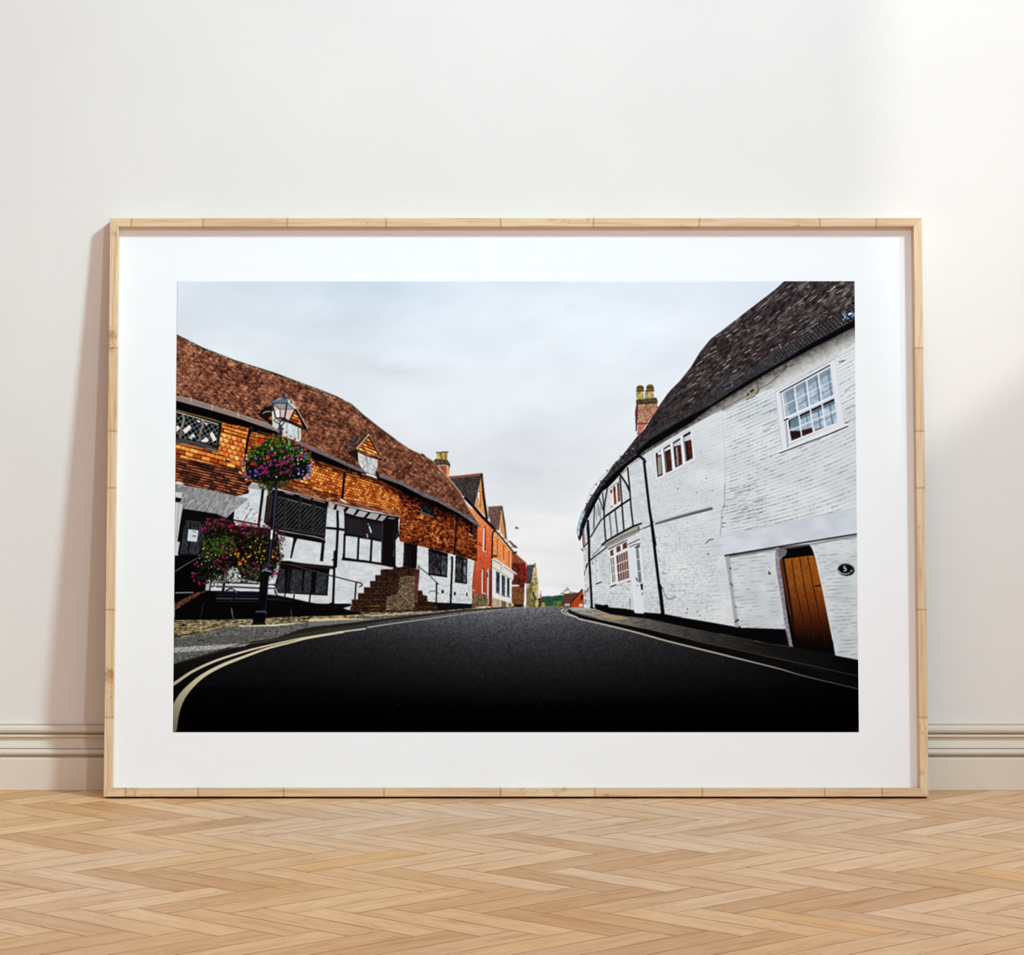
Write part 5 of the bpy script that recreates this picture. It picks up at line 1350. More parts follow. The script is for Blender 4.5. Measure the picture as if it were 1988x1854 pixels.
# ---------------------------------------------------------------- right side: the white painted brick house
rr = [(1676, 546), (1676, 535)] + C4(985, 35, 860, 150, 560, 380, 200, 660, 0, 810) + [(1359, 684), (1342, 712)] + C3(1050, 0, 930, 150, 790, 290, 740, 350, 600, 550, 400, 870, 290, 980, 120, 1200, 0, 1350) + C1(790, 330, 640, 560, 530, 690, 430, 850, 330, 1000, 270, 1110, 210, 1230, 130, 1440, 90, 1580, 130, 1740)
gt = C4(2030, 255, 1910, 305, 1750, 440, 1330, 690, 930, 930, 700, 1090, 300, 1340, 0, 1520) + C3(1060, 580, 560, 885, 300, 1095, 120, 1230, 0, 1370) + C1(790, 390, 640, 620, 530, 760, 430, 920, 330, 1090, 270, 1220, 210, 1370, 150, 1560, 130, 1740)
gb = C4(2030, 490, 1900, 560, 1250, 910, 900, 1130, 500, 1350, 0, 1680) + C3(1000, 705, 500, 1005, 330, 1150) + C1(1190, 200, 1010, 330, 800, 500, 640, 680, 500, 860, 380, 1060, 280, 1260, 200, 1480, 150, 1690)
bb = C4(2030, 600, 1900, 655, 1300, 960, 800, 1235, 0, 1720) + C3(1100, 770, 1000, 832, 700, 1010, 420, 1180, 350, 1225) + C1(1190, 265, 1010, 400, 880, 560, 660, 795, 540, 880, 400, 1140, 270, 1400, 190, 1640, 150, 1745)


def paint1(x, y):
    n = .5 + .6 * (fbm(x / 40, y / 30, 161, 2) - .5)
    c = ramp(n, (.2, (204, 210, 216)), (.5, (216, 221, 226)), (.8, (228, 232, 235)))
    t = np.clip((1330 - x) / 200, 0, 1)[..., None]
    c = c * (1 - t * .015)
    return c


FR = np.array([[1130, .95], [1200, .8], [1260, .5], [1400, .42], [1660, .36]])


def bricklines(x, y):
    """painted brick: courses rise to the right, steeper high on the wall"""
    c = paint1(x, y)
    s1 = np.interp(y, [700, 860, 950, 1040, 1150, 1260], [.52, .42, .33, .2, .06, -.06])
    Yl = y + (x - 1500) * s1
    pitch = 7.4
    v = Yl / pitch
    r = np.floor(v); f = v - r
    u = x / 17.0 + .5 * (r % 2)
    g = u - np.floor(u)
    m = fbm(x / 15, r * 2.3, 163, 3)
    st = np.interp(x, [1400, 1412, 1500, 1668], [0, .9, 1, .8]) * np.interp(y, [650, 900, 1040, 1060, 1300], [1, 1, .9, .28, .34])
    st = st + np.interp(x, [1130, 1250, 1330, 1400, 1401], [.5, .22, .3, .3, 0])
    dk = (.22 + .78 * np.clip((m - .42) * 3.4, 0, 1)) * np.exp(-((f - .5) / .10) ** 2) * (.55 + .7 * hsh(np.floor(x / 3.5 + r * .3), r, 12))
    dk = dk + .42 * (.3 + np.clip((m - .45) * 3, 0, 1)) * .8 * np.exp(-((g - .5) / .035) ** 2) * (hsh(np.floor(u), r, 9) > .4)
    lt = np.exp(-((f - .78) / .14) ** 2)
    c = c * (1 - (dk * st * .52))[..., None] + (lt * st * .05)[..., None]
    # plaster roughness lower left
    rg = fbm(x / 2.3, y / 1.9, 165, 3)
    rs = np.interp(x, [1130, 1300, 1380, 1420], [.9, 1, .6, .15]) * np.interp(y, [900, 1000, 1100, 1200], [.25, .5, .9, 1])
    c = c * (1 - .55 * np.clip(.40 - rg, 0, 1) * 3.0 * rs)[..., None] + (np.clip(rg - .62, 0, 1) * .4 * rs)[..., None]
    nz = (hsh(np.floor(x * 2), np.floor(y * 2), 6) - .5) * .03
    return c + nz[..., None]


WR = bb[:-1] + C2(190, 240, 205, 420, 220, 800, 250, 1460, 330, 1470, 420, 1500, 1000, 1520, 1130, 1580, 1600, 1590) + C6(260, 1620, 1200, 1780) + C7(240, 1350, 770, 1370, 850, 1580, 1370, 1680, 1660, 1740) + [(1676, 1290), (1676, 640)]
fill(WR, bricklines)
# black plinth
fill(C2(410, 1410, 560, 1440, 640, 1420, 665, 1475, 960, 1500, 1110, 1525, 1140, 1580, 1250, 1560, 1600, 1590) + C6(200, 1600, 500, 1660, 800, 1710, 1200, 1780, 1290, 1790) + C7(240, 1352, 500, 1362, 770, 1370, 800, 1560, 560, 1540, 300, 1480, 0, 1420) + C6(900, 1850, 500, 1770, 200, 1700, 0, 1660) + C2(1100, 1650, 700, 1600, 420, 1500), (7, 7, 9))
line(C2(480, 1420, 560, 1440), .8, (60, 60, 60))
# render under the eaves
fill(bb[:12] + C3(430, 1230, 560, 1150, 700, 1060, 1090, 830, 1440, 640, 1580, 590) + C4(150, 1790, 400, 1650, 560, 1560, 900, 1450, 1300, 1230, 1650, 1080, 1700, 1010, 1910, 860, 2030, 790), lambda x, y: ramp((y - yof(bb, x)) / 34 + .5 * (fbm(x / 6, y / 5, 171, 3) - .5), (0, (70, 66, 64)), (.25, (124, 120, 116)), (.6, (166, 164, 160)), (1, (206, 208, 208))))
line(C4(150, 1745, 600, 1500, 800, 1390, 1020, 1180), 2.0, (60, 56, 54), .55); line(C4(840, 1290, 1000, 1180, 1120, 1150), 1.4, (34, 30, 28), .8)


def roofR(x, y):
    v = bands([rr[2:], gt], x, y)
    h = np.maximum(yof(gt, x) - yof(rr[2:], x), 1)
    n_r = np.interp(x, [1130, 1240, 1340, 1500, 1668], [7, 22, 33, 44, 46])
    # courses run parallel to the eaves
    base = y - yof(gt, x)
    pr = np.interp(x, [1130, 1240, 1400, 1668], [1.9, 2.6, 3.6, 5.0])
    w = base / pr + (vn(x / 30, y / 30, 181) - .5) * .8
    r = np.floor(w); f = w - r
    m = fbm(x / 15 + r * 3.7, r * 1.7, 182, 3)
    big = fbm(x / 26, y / 20, 183, 3)
    t = hsh(np.floor(x / 5 + r * .5), r, 184)
    L = .31 + .3 * (m - .5) + .26 * (t - .5) - .26 * (f > .55)
    t2 = hsh(np.floor(x / 9 + r * .37), r, 188)
    hi = np.exp(-((f - .2) / .17) ** 2) * (.35 + .65 * np.clip((m - .42) * 5, 0, 1)) * (.35 + .65 * t2) * (.4 + .6 * np.clip((big - .36) * 4, 0, 1)) * np.interp(x, [1240, 1350, 1450, 1660], [.3, .5, .85, 1])
    L = L + .8 * hi
    c = ramp(L, (-.1, (12, 9, 10)), (.15, (36, 30, 31)), (.35, (70, 61, 62)), (.55, (104, 94, 94)), (.8, (160, 152, 152)), (1.05, (226, 220, 220)))
    rd = np.clip(fbm(x / 8, y / 8, 185, 2) - .6, 0, 1)[..., None] * 1.8
    return c * (1 - rd) + c * np.array([1.15, .85, .8], np.float32) * rd


fill([p for p in rr if p[0] < 1262][:] + [p for p in bb if p[0] < 1262][::-1], rubble(((12, 10, 13), (44, 39, 43), (92, 84, 90)), 2.5, 1.6, 187))
fill(rr[1:] + gt[::-1], roofR)
line([(x, y + .5) for x, y in rr[2:]], 1.2, (60, 44, 46), .7)
for k in range(260):
    x = rng.uniform(1330, 1668); a, b = float(yof(rr[2:], x)), float(yof(gt, x)); y = a + (b - a) * rng.rand()
    if y < 548:
        continue
    ln = rng.uniform(3, 12); d = (float(yof(gt, x + 5)) - float(yof(gt, x))) / 5
    line([(x, y), (x + ln, y + ln * d)], rng.uniform(.7, 1.5), [(214, 206, 206), (20, 16, 17), (150, 120, 116), (110, 100, 98)][rng.choice(4, p=[.4, .34, .1, .16])], .85)
for (x, y, s) in ((1530, 655, 9), (1545, 642, 9), (1517, 667, 7), (1575, 620, 10), (1590, 612, 8), (1490, 690, 6), (1605, 605, 8), (1560, 575, 7), (1440, 670, 7), (1630, 575, 10)):
    for k in range(14):
        blob(x + rng.normal(0, s * .6), y + rng.normal(0, s * .35), rng.uniform(1, 2.6), rng.uniform(.5, 1.2), -.5, [(40, 26, 20), (74, 50, 38), (24, 16, 14)][k % 3], .7)
# snow guard mesh along the gutter
def mesh(x, y):
    b = y - yof(gb, x)
    p = np.interp(x, [1240, 1380, 1668], [2.4, 3.2, 5.6])
    w = -b / p; r = np.floor(w); f = w - r
    u = x / (p * 2.1) + .5 * (r % 2); g = np.abs(u - np.floor(u) - .5)
    wave = np.abs(f - .5 - .2 * np.sin(u * 6.28))
    t = np.clip(1.3 - wave / .17, 0, 1)
    c = lerp(np.zeros(x.shape + (3,), np.float32) + col((20, 18, 20)), col((190, 188, 194)), t * (.35 + .65 * vn(x / 2.2, y / 2.2, 7)))
    return c * (.85 + .3 * vn(x / 9, y / 7, 8))[..., None]
fill([p for p in gt if p[0] > 1236] + [p for p in gb if p[0] > 1240][::-1], mesh)
for a, c in (((1770, 440, 1800, 500, 1760, 560), (160, 190, 190)), ((915, 880, 935, 930), (140, 190, 190)), ((1310, 690, 1350, 720), (110, 150, 150)), ((170, 1430, 280, 1370, 290, 1440, 190, 1480), (110, 112, 130)), ((300, 1350, 440, 1260), (110, 112, 126))):
    line(C4(*a), 2.2, c, .8)
line(C4(1750, 470, 1790, 520, 1760, 560), 2.0, (176, 178, 190)); fill(C4(1800, 500, 1920, 450, 1920, 510, 1800, 550), (90, 134, 180)); line(C4(1810, 500, 1850, 520, 1880, 460), 3.2, (20, 20, 26)); line(C4(1840, 480, 1870, 470), 4.0, (236, 242, 246))
fill([p for p in gb] + [p for p in bb][::-1], (9, 8, 11))
line([(x, y + 1) for x, y in gb[:9]], .8, (96, 92, 100), .7)
# far curved end of the roof
line(C1(1190, 190, 900, 400, 700, 590), 1.0, (96, 92, 98), .8); line(C1(690, 560, 520, 740, 400, 930, 290, 1130, 230, 1300, 170, 1500), 1.6, (54, 50, 56), .9)
for k in range(90):
    x = rng.uniform(1128, 1235); y = float(yof(rr[2:], x)) + rng.uniform(1, 9)
    blob(x, y, rng.uniform(.5, 1.5), .5, -.9, [(96, 88, 92), (20, 18, 22), (150, 144, 150)][k % 3], .8)
line(crv(C1(880, 240, 640, 510, 440, 720, 330, 900, 270, 1050)), 1.0, (170, 176, 184), .9)
for q in (C1(640, 500), C1(440, 745), C1(345, 940), C1(265, 1095), C1(880, 240), C1(520, 690)):
    blob(q[0][0], q[0][1], 1.7, 1.5, .5, (70, 66, 76))
fill(C1(190, 1210, 235, 1220, 235, 1330, 160, 1560, 150, 1700, 100, 1660, 85, 1560, 130, 1380), (170, 190, 206))
for k in range(8):
    line(C1(200 - k * 14, 1250 + k * 50, 235 - k * 14, 1280 + k * 50), 1.0, [(90, 104, 122), (226, 236, 242)][k % 2])
line(C1(240, 1310, 170, 1500, 150, 1720), 3.6, (22, 20, 24)); line(C1(120, 1680, 140, 1745), 2.4, (50, 40, 42)); line(C1(240, 1340, 290, 1400), 2.6, (50, 60, 76)); blob(*C1(1100, 105)[0], 1, 1.3, 0, (220, 214, 200)); blob(*C1(980, 195)[0], 1, 1.2, 0, (206, 200, 190)); blob(*C1(925, 320)[0], .7, .8, 0, (200, 196, 190))

# chimney stack
fill(C3(275, 480, 590, 470, 595, 570, 300, 975, 285, 960, 300, 790, 280, 640), lambda x, y: ramp(courses(x / 2.6, y / 2.0, x, y, 191, .22) + .16, (-.1, (60, 30, 24)), (.25, (140, 84, 62)), (.55, (196, 140, 110)), (.85, (232, 196, 166))))
fill(C3(275, 500, 300, 500, 290, 770, 280, 900, 265, 910, 255, 620), (80, 40, 50)); line(C3(280, 800, 440, 785), 1.8, (60, 30, 20)); fill(C3(300, 810, 440, 790, 310, 970), (206, 104, 74), .5)
fill(C3(275, 430, 420, 415, 575, 400, 595, 460, 580, 490, 290, 500, 265, 480), rubble(((24, 20, 12), (86, 74, 46), (136, 122, 84)), 2, 1.4)); line(C3(290, 490, 460, 480, 570, 470), 1.5, (34, 24, 16))
for k in range(26):
    q = C3(rng.normal(400, 40), rng.uniform(480, 640))[0]; blob(q[0], q[1], 1.4, .8, 0, (54, 42, 28), .6)
for a in ((285, 310, 380, 305, 388, 420, 295, 430), (425, 300, 530, 300, 538, 400, 420, 415)):
    fill(C3(*a), lambda x, y: ramp(fbm(x / 3, y / 6, 9, 2), (.2, (130, 112, 60)), (.6, (186, 168, 104)), (.9, (214, 200, 140))))
fill(C3(275, 300, 275, 250, 300, 220, 350, 215, 385, 240, 388, 300), (104, 84, 44)); fill(C3(420, 300, 425, 230, 460, 205, 510, 205, 538, 240, 540, 300), (110, 84, 44))
for k in range(5):
    for x0 in (290, 438):
        blob(*C3(x0 + k * 20, 250 + (k % 2) * 12)[0], 1.1, 1.3, 0, (46, 30, 16)); blob(*C3(x0 + k * 20, 275)[0], .8, .7, 0, (170, 140, 80))
line(C3(275, 305, 388, 300), 1.6, (40, 26, 14)); line(C3(420, 302, 540, 298), 1.6, (40, 26, 14)); line(C3(412, 300, 414, 420), 1.4, (90, 40, 50)); line(C3(275, 330, 285, 410), 1.2, (70, 50, 40))

# fittings of the wall: upper left leaded row of lights
fill(C3(550, 1225, 1090, 885, 1150, 1310, 1145, 1345, 590, 1640, 560, 1500), (226, 230, 234)); line(C3(600, 1600, 1150, 1320), 1.0, (206, 210, 214)); line(C3(590, 1640, 1150, 1350), .8, (150, 154, 156), .6)
for a, sk in (((560, 1245, 640, 1190, 668, 1560, 585, 1595), (595, 1215, 650, 1205, 652, 1250, 595, 1270)), ((680, 1165, 780, 1100, 812, 1490, 718, 1530), (690, 1180, 780, 1125, 785, 1170, 690, 1215)),
              ((822, 1075, 930, 1008, 965, 1400, 858, 1450), (830, 1095, 935, 1030, 945, 1105, 835, 1140)), ((975, 970, 1085, 905, 1122, 1310, 1015, 1362), (985, 1000, 1090, 940, 1098, 1030, 992, 1065))):
    fill(C3(*a), (26, 20, 20)); q = C3(*a)
    ax, ay, bx, by, cx, cy, dx, dy = a
    fill(C3((ax + bx) / 2 - 8, (ay + by) / 2 + 60, bx, by + 60, cx, cy, (cx + dx) / 2, (cy + dy) / 2), lambda x, y: ramp(fbm(x / 3, y / 3, 3, 2), (.2, (50, 20, 16)), (.8, (96, 44, 34))))
    fill(C3(*sk), (226, 230, 234) if ax < 700 else (196, 206, 220))
for a in ((590, 1290, 640, 1280, 655, 1540, 600, 1570), (860, 1150, 890, 1140, 910, 1410, 880, 1430)):
    fill(C3(*a), (150, 148, 138))
line(C3(700, 1220, 735, 1500), 1.2, (170, 160, 156)); line(C3(1000, 1080, 1025, 1340), 1.4, (170, 164, 160)); line(C3(850, 1260, 880, 1310), 1.2, (20, 16, 18))
for a in ((655, 1190, 690, 1560), (795, 1090, 835, 1490), (945, 1000, 990, 1390)):
    line(C3(*a), 2.6, (236, 238, 242))
line(C3(553, 1230, 585, 1620), 2.2, (232, 236, 238)); line(C3(1090, 890, 1140, 1320), 2.2, (232, 236, 238)); line(C3(550, 1225, 1090, 885), 1.4, (206, 206, 204)); line(C3(510, 1220, 560, 1500), 1.0, (176, 178, 178), .7)
# pilaster seam
line(C3(1550, 640, 1575, 900, 1600, 1300, 1610, 1600, 1600, 1840), 1.6, (176, 184, 192), .7); line(C3(1550, 660, 1570, 900, 1592, 1300), .8, (240, 242, 244), .8)
line(C6(1000, 0, 1000, 260, 970, 330, 950, 640), 1.6, (140, 150, 160), .8)
for a in ((985, 280, 1005, 270), (965, 410, 980, 415), (970, 485, 1010, 480), (970, 530, 990, 530), (960, 660, 1005, 655), (820, 690, 945, 662), (765, 735, 820, 688), (780, 870, 810, 868)):
    line(C6(*a), 1.5, (40, 42, 46), .85)
# roof ventilator box
fill(C4(465, 1600, 490, 1500, 600, 1430, 630, 1440, 635, 1500, 560, 1560), (150, 146, 120)); line(C4(620, 1430, 638, 1495, 580, 1570, 470, 1620), 1.6, (44, 42, 34)); fill(C4(520, 1500, 570, 1470, 575, 1500, 525, 1530), (40, 40, 36)); fill(C4(480, 1540, 500, 1520, 505, 1560, 485, 1570), (40, 40, 36)); line(C4(470, 1600, 600, 1550), 1.2, (196, 194, 160))

# big sash window
fill(C5(205, 680, 1195, 155, 1215, 230, 1340, 1215, 290, 1680, 330, 1600), (228, 228, 236))
line(C5(200, 690, 1195, 140), 1.1, (150, 150, 150), .8); line(C5(215, 700, 320, 1620), 1.2, (196, 196, 206)); line(C5(1195, 170, 1330, 1200), 1.0, (206, 208, 216))
fill(C5(290, 690, 1110, 250, 1245, 1200, 460, 1560, 410, 1560), (206, 208, 218))


def glass(x, y):
    n = vn(x / 6, y / 6, 201)
    return ramp(n + (y - 740) * .002, (.1, (148, 168, 190)), (.6, (170, 186, 204)), (1, (196, 208, 222)))


UP = [(330, 695), (1110, 280), (1170, 740), (380, 1105)]
LO = [(415, 1150), (1175, 790), (1232, 1195), (460, 1490)]


def quad(Q, u, v):
    (ax, ay), (bx, by), (cx, cy), (dx, dy) = Q
    x = ax * (1 - u) * (1 - v) + bx * u * (1 - v) + cx * u * v + dx * (1 - u) * v
    y = ay * (1 - u) * (1 - v) + by * u * (1 - v) + cy * u * v + dy * (1 - u) * v
    return x, y


def qpts(Q, *uv):
    o = []
    for i in range(0, len(uv), 2):
        o += list(quad(Q, uv[i], uv[i + 1]))
    return C5(*o)


for Q in (UP, LO):
    fill(qpts(Q, 0, 0, 1, 0, 1, 1, 0, 1), glass)
DK = (92, 112, 136)
for k in range(4):
    u0 = k / 4
    fill(qpts(UP, u0 + .02, .05, u0 + .25, 0, u0 + .25, .2, u0 + .1, .22, u0 + .02, .3), (128, 142, 158), .9)
    line(qpts(UP, u0 + .2, .12, u0 + .21, .98), 3.0 if k else 2, DK, .8)
    line(qpts(UP, u0 + .03, .74, u0 + .25, .70), 1.8, DK, .85)
    line(qpts(LO, u0 + .14, .1, u0 + .15, .95), 2.8, DK, .85)
    line(qpts(LO, u0 + .02, .66, u0 + .25, .60), 2.0, DK, .85)
fill(qpts(UP, .06, .1, .2, .1, .2, 1, .08, 1), (118, 138, 158), .7); fill(qpts(UP, 0, 0, .06, 0, .06, 1, 0, 1), (170, 184, 196), .8)
fill(qpts(LO, 0, 0, 1, 0, 1, .08, 0, .1), (14, 14, 18)); fill(qpts(LO, 0, .08, 1, .07, 1, .2, .25, .22, 0, .25), (80, 96, 116), .8); fill(qpts(LO, 0, 0, .24, .02, .24, .5, 0, .5), (96, 122, 136), .8); fill(qpts(LO, 0, .05, .05, .05, .02, .5), (10, 10, 14))
fill(C5(450, 1310, 600, 1320, 820, 1265, 830, 1345, 640, 1420, 480, 1480), (34, 24, 24)); fill(C5(640, 1310, 815, 1275, 820, 1340, 650, 1400), (60, 26, 24)); fill(C5(860, 1290, 1030, 1250, 1030, 1250, 870, 1330), (84, 100, 116))
fill(C5(440, 1270, 600, 1250, 820, 1150, 820, 1265, 640, 1305, 480, 1330), (170, 186, 200), .6)
WB = (236, 238, 244)
for k in (1, 2, 3):
    line(qpts(UP, k / 4, 0, k / 4, 1), 2.4, WB); line(qpts(LO, k / 4 - .01, 0, k / 4 - .01, 1), 2.8, WB)
line(qpts(UP, 0, .5, 1, .48), 1.6, WB); line(qpts(LO, 0, .5, 1, .48), 1.9, WB); line(C5(330, 690, 1115, 275), 1.6, WB); line(C5(290, 692, 1105, 245), 2.0, (30, 30, 34)); line(C5(360, 1120, 1175, 742), 3.4, (240, 242, 246)); line(C5(360, 1145, 420, 1120), 2.6, (20, 20, 26))
line(C5(325, 700, 375, 1100), 2.0, WB); line(C5(295, 700, 350, 1110), 1.2, (140, 144, 156), .8); line(C5(415, 1140, 455, 1490), 2.4, WB); line(C5(380, 1150, 415, 1560), 3.0, (150, 152, 166), .7); line(C5(1120, 270, 1240, 1200), 2.4, (226, 228, 236)); line(C5(440, 1510, 1235, 1190), 3.4, (232, 232, 238))
line(C5(290, 1682, 480, 1610, 1050, 1390, 1400, 1245), 1.8, (28, 26, 28)); line(C5(240, 1665, 1400, 1215), 1.6, (240, 240, 244)); line(C5(1360, 1190, 1400, 1180), 1.6, (50, 50, 54)); blob(*C5(415, 1575)[0], 1.2, 1.0, 0, (40, 44, 60)); line(C5(1250, 190, 1350, 165), 2.0, (60, 62, 66), .7)
for (x0, y0, x1, y1) in ((0, 930, 160, 860), (0, 1050, 240, 960), (0, 1240, 230, 1150), (0, 1330, 130, 1280), (60, 640, 150, 600), (1290, 190, 1350, 165), (1340, 690, 1420, 640), (1360, 960, 1500, 890)):
    line(C5(x0, y0, x1, y1), 1.2, (70, 74, 80), .7)

# lintel band and right panels
fill(C7(-90, 280, 0, 265, 1630, -90, 1630, 225, 1280, 280, 700, 375, 45, 480, -100, 500), lambda x, y: ramp(fbm(x / 30, y / 20, 211, 2), (.2, (198, 206, 218)), (.8, (218, 222, 232))))
line(C7(0, 262, 600, 130, 1200, 0, 1630, -90), 1.0, (150, 156, 166), .55)
fill(C7(45, 485, 100, 480, 130, 620, 160, 1000, 220, 1350, 165, 1345, 120, 980, 70, 640), (168, 168, 174))
for q in (C7(112, 640), C7(145, 850), C7(168, 990), C7(182, 1100), C7(200, 1135), C7(210, 1260), C7(190, 1260), C7(175, 1280), C7(225, 1340)):
    blob(q[0][0], q[0][1], 2.0, 1.6, .3, (26, 24, 26))
line(C7(105, 820, 150, 850), 1.4, (30, 28, 30))


def panel(x, y):
    c = ramp(.5 + .6 * (fbm(x / 26, y / 20, 215, 2) - .5) - (y - 1070) * .0011, (.2, (196, 204, 210)), (.5, (212, 218, 222)), (.8, (224, 228, 232)))
    v = (y + (x - 1430) * .08) / 6.8; r = np.floor(v); f = v - r
    m = fbm(x / 12, r * 2.1, 216, 2)
    c = c * (1 - .3 * np.exp(-((f - .5) / .12) ** 2) * np.clip((m - .45) * 3, 0, 1))[..., None]
    e = np.clip((y - (1078 - (x - 1407) * .175)) / 9, 0, 1)[..., None]
    return c * (.35 + .65 * e)


fill(C7(100, 470, 660, 385, 645, 470, 655, 640, 690, 820, 740, 1150, 770, 1368, 235, 1352, 160, 1000), panel)
line(crv(C7(655, 420, 645, 500, 655, 640, 690, 830, 740, 1150, 770, 1330)), 1.8, (232, 234, 240), .9)
fill(C7(655, 400, 700, 385, 800, 380, 780, 470, 700, 530, 740, 800, 800, 1250, 855, 1560, 820, 1580, 770, 1360, 740, 1150, 690, 830, 655, 640, 648, 480), lambda x, y: ramp(fbm(x / 4, y / 3, 5, 3), (.2, (118, 112, 124)), (.8, (164, 160, 172))))
for k in range(14):
    line(C7(662 + k * 9, 570 + k * 75, 700 + k * 9, 575 + k * 75), .8, (90, 86, 96), .6)
# doorway
fill(C7(700, 390, 1060, 345, 1090, 390, 1130, 520, 1250, 1050, 1310, 1350, 1370, 1685, 860, 1585, 800, 1250, 740, 800, 700, 540, 780, 470, 790, 420), (8, 7, 8))
fill(C7(700, 385, 1060, 345, 1070, 365, 760, 410), (84, 80, 86)); fill(C7(660, 410, 770, 395, 780, 480, 700, 530, 690, 480), (104, 100, 108), .8)


def door(x, y):
    t = (y - 1080) / 165
    n = fbm(x / 1.6, y / 3, 221, 3) - .5
    c = ramp(t + n * .1, (0, (150, 84, 26)), (.3, (140, 76, 24)), (.55, (108, 52, 18)), (.8, (58, 24, 10)), (1, (18, 8, 5)))
    return c * (1 + n[..., None] * .7)


fill(C7(705, 530, 740, 525, 760, 540, 840, 1000, 900, 1400, 860, 1400, 780, 1000), lambda x, y: ramp((y - 1085) / 150, (0, (104, 48, 18)), (1, (30, 12, 8))))
fill(C7(760, 530, 1110, 485, 1140, 560, 1270, 1150, 1350, 1560, 1280, 1580, 900, 1520, 850, 1100), door)
for a in ((845, 530, 900, 900, 985, 1250, 1010, 1450), (945, 515, 1005, 900, 1075, 1250, 1110, 1500), (1040, 505, 1110, 880, 1200, 1330, 1260, 1560)):
    line(C7(*a), 1.8, (44, 20, 10)); line([(x + 1.4, y) for x, y in C7(*a)][:2], .7, (176, 104, 40), .5)
line(C7(745, 540, 800, 850, 870, 1300, 880, 1420), 3.2, (26, 12, 8)); line(C7(760, 530, 1110, 486), 1.2, (170, 100, 40)); line(C7(1130, 850, 1190, 848), 2.6, (14, 12, 12)); line(C7(705, 535, 780, 900, 830, 1200), 1.0, (150, 70, 40), .6)
for k in range(420):
    q = C7(rng.uniform(780, 1300), rng.uniform(540, 1450))[0]
    if q[0] > 1579 + (q[1] - 1080) * .215 or q[0] < 1524 + (q[1] - 1085) * .16:
        continue
    blob(q[0], q[1], .5, .4, 0, [(190, 116, 44), (70, 34, 14)][k % 2], .35)
fill(C7(1070, 350, 1640, 240, 1640, 700, 1640, 1735, 1370, 1685, 1330, 1430, 1270, 1150, 1190, 780, 1130, 500, 1090, 400), panel)
line(crv(C7(1065, 355, 1100, 410, 1140, 520, 1200, 800, 1270, 1150, 1340, 1500)), 1.6, (236, 238, 244), .9)
for k in range(26):
    yy = 480 + k * 46; x0 = 1180 + (yy - 500) * .19 + rng.uniform(0, 120); x1 = x0 + rng.uniform(60, 260)
    line(C7(x0, yy + 8, min(x1, 1640), yy), 1.0, (130, 140, 152), .6)
line(C7(45, 487, 700, 378, 1280, 283, 1640, 226), 2.6, (16, 14, 16)); line(C7(100, 500, 640, 410), 3.0, (90, 90, 92), .5); line(C7(1080, 350, 1640, 250), 4.0, (90, 92, 96), .45)
blob(*C7(150, 455)[0], 1.2, .8, 0, (120, 124, 130)); blob(*C7(1285, 272)[0], 1.2, 1.2, 0, (110, 112, 118))
line(C7(575, 680, 578, 710), 1.8, (16, 16, 18)); line(C7(568, 690, 590, 700), 1.4, (16, 16, 18)); blob(*C7(590, 705)[0], 1, 1.2, 0, (16, 16, 18))
# house number plaque
blob(*C7(1500, 658)[0], 16.6, 12.2, .12, (70, 74, 80)); blob(*C7(1500, 657)[0], 15.6, 11.3, .12, (8, 9, 13))
line(crv(C7(1410, 665, 1430, 690, 1480, 708, 1545, 695)), 1.5, (214, 220, 224)); blob(*C7(1562, 672)[0], 1.7, 1.7, 0, (206, 222, 230)); blob(*C7(1572, 655)[0], 1.0, 1.0, 0, (150, 170, 180))
line(C7(1470, 617, 1494, 612), 1.3, (226, 230, 232)); line(C7(1472, 617, 1474, 640), 1.5, (226, 230, 232)); line(crv(C7(1474, 640, 1492, 638, 1502, 652, 1494, 667, 1474, 668)), 1.7, (226, 230, 232))

# timber framed bay at the far end
for a in ((1010, 400, 1190, 270, 1260, 330, 1390, 1290, 1410, 1470, 1240, 1540, 1100, 1480, 1050, 1000),):
    fill(C1(*a), lambda x, y: whitew(x, y * 1.0))
line(C1(1020, 400, 1220, 290), 2.4, (140, 128, 118), .8)
fill(C1(880, 545, 1000, 440, 1040, 800), (222, 224, 224)); fill(C1(890, 550, 1000, 450, 1000, 480, 905, 570), (150, 138, 130))
TB = (17, 14, 17)
line(C1(1005, 440, 1040, 800, 1070, 1200, 1105, 1490), 2.8, TB); line(C1(870, 570, 960, 700, 1035, 830), 3.4, TB); line(C1(1000, 780, 1045, 880), 3.0, TB)
line(C1(868, 620, 900, 1080, 940, 1580), 2.8, TB); line(C1(1050, 1010, 900, 1110, 590, 1330), 3.4, TB); line(C1(590, 1330, 510, 1410, 420, 1560, 340, 1690), 2.2, TB)
line(C1(780, 1220, 800, 1400, 825, 1640), 2.0, TB); line(C1(680, 1290, 700, 1500, 715, 1700), 1.6, (40, 38, 42)); line(C1(580, 1200, 590, 1500, 615, 1770), 2.6, TB); line(C1(640, 820, 600, 1050, 580, 1230), 2.2, TB); line(C1(550, 890, 570, 1050, 580, 1300), 2.0, TB); line(C1(490, 990, 530, 1100, 560, 1200), 1.8, TB)
line(C1(410, 1120, 395, 1550), 1.8, (30, 28, 32)); line(C1(510, 1150, 515, 1400), 1.2, (80, 80, 86)); line(C1(440, 1180, 450, 1380), 1.8, (150, 156, 166)); line(C1(470, 1100, 490, 1300), 2.0, (120, 126, 136))
fill(C1(660, 810, 850, 650, 890, 1080, 700, 1200), (232, 230, 230)); line(C1(670, 830, 850, 690), 1.0, (60, 56, 58))
for a in ((685, 860, 725, 830, 730, 890, 700, 920), (745, 800, 780, 770, 805, 1090, 765, 1115), (815, 740, 850, 715, 872, 1040, 835, 1070)):
    fill(C1(*a), (112, 52, 36))
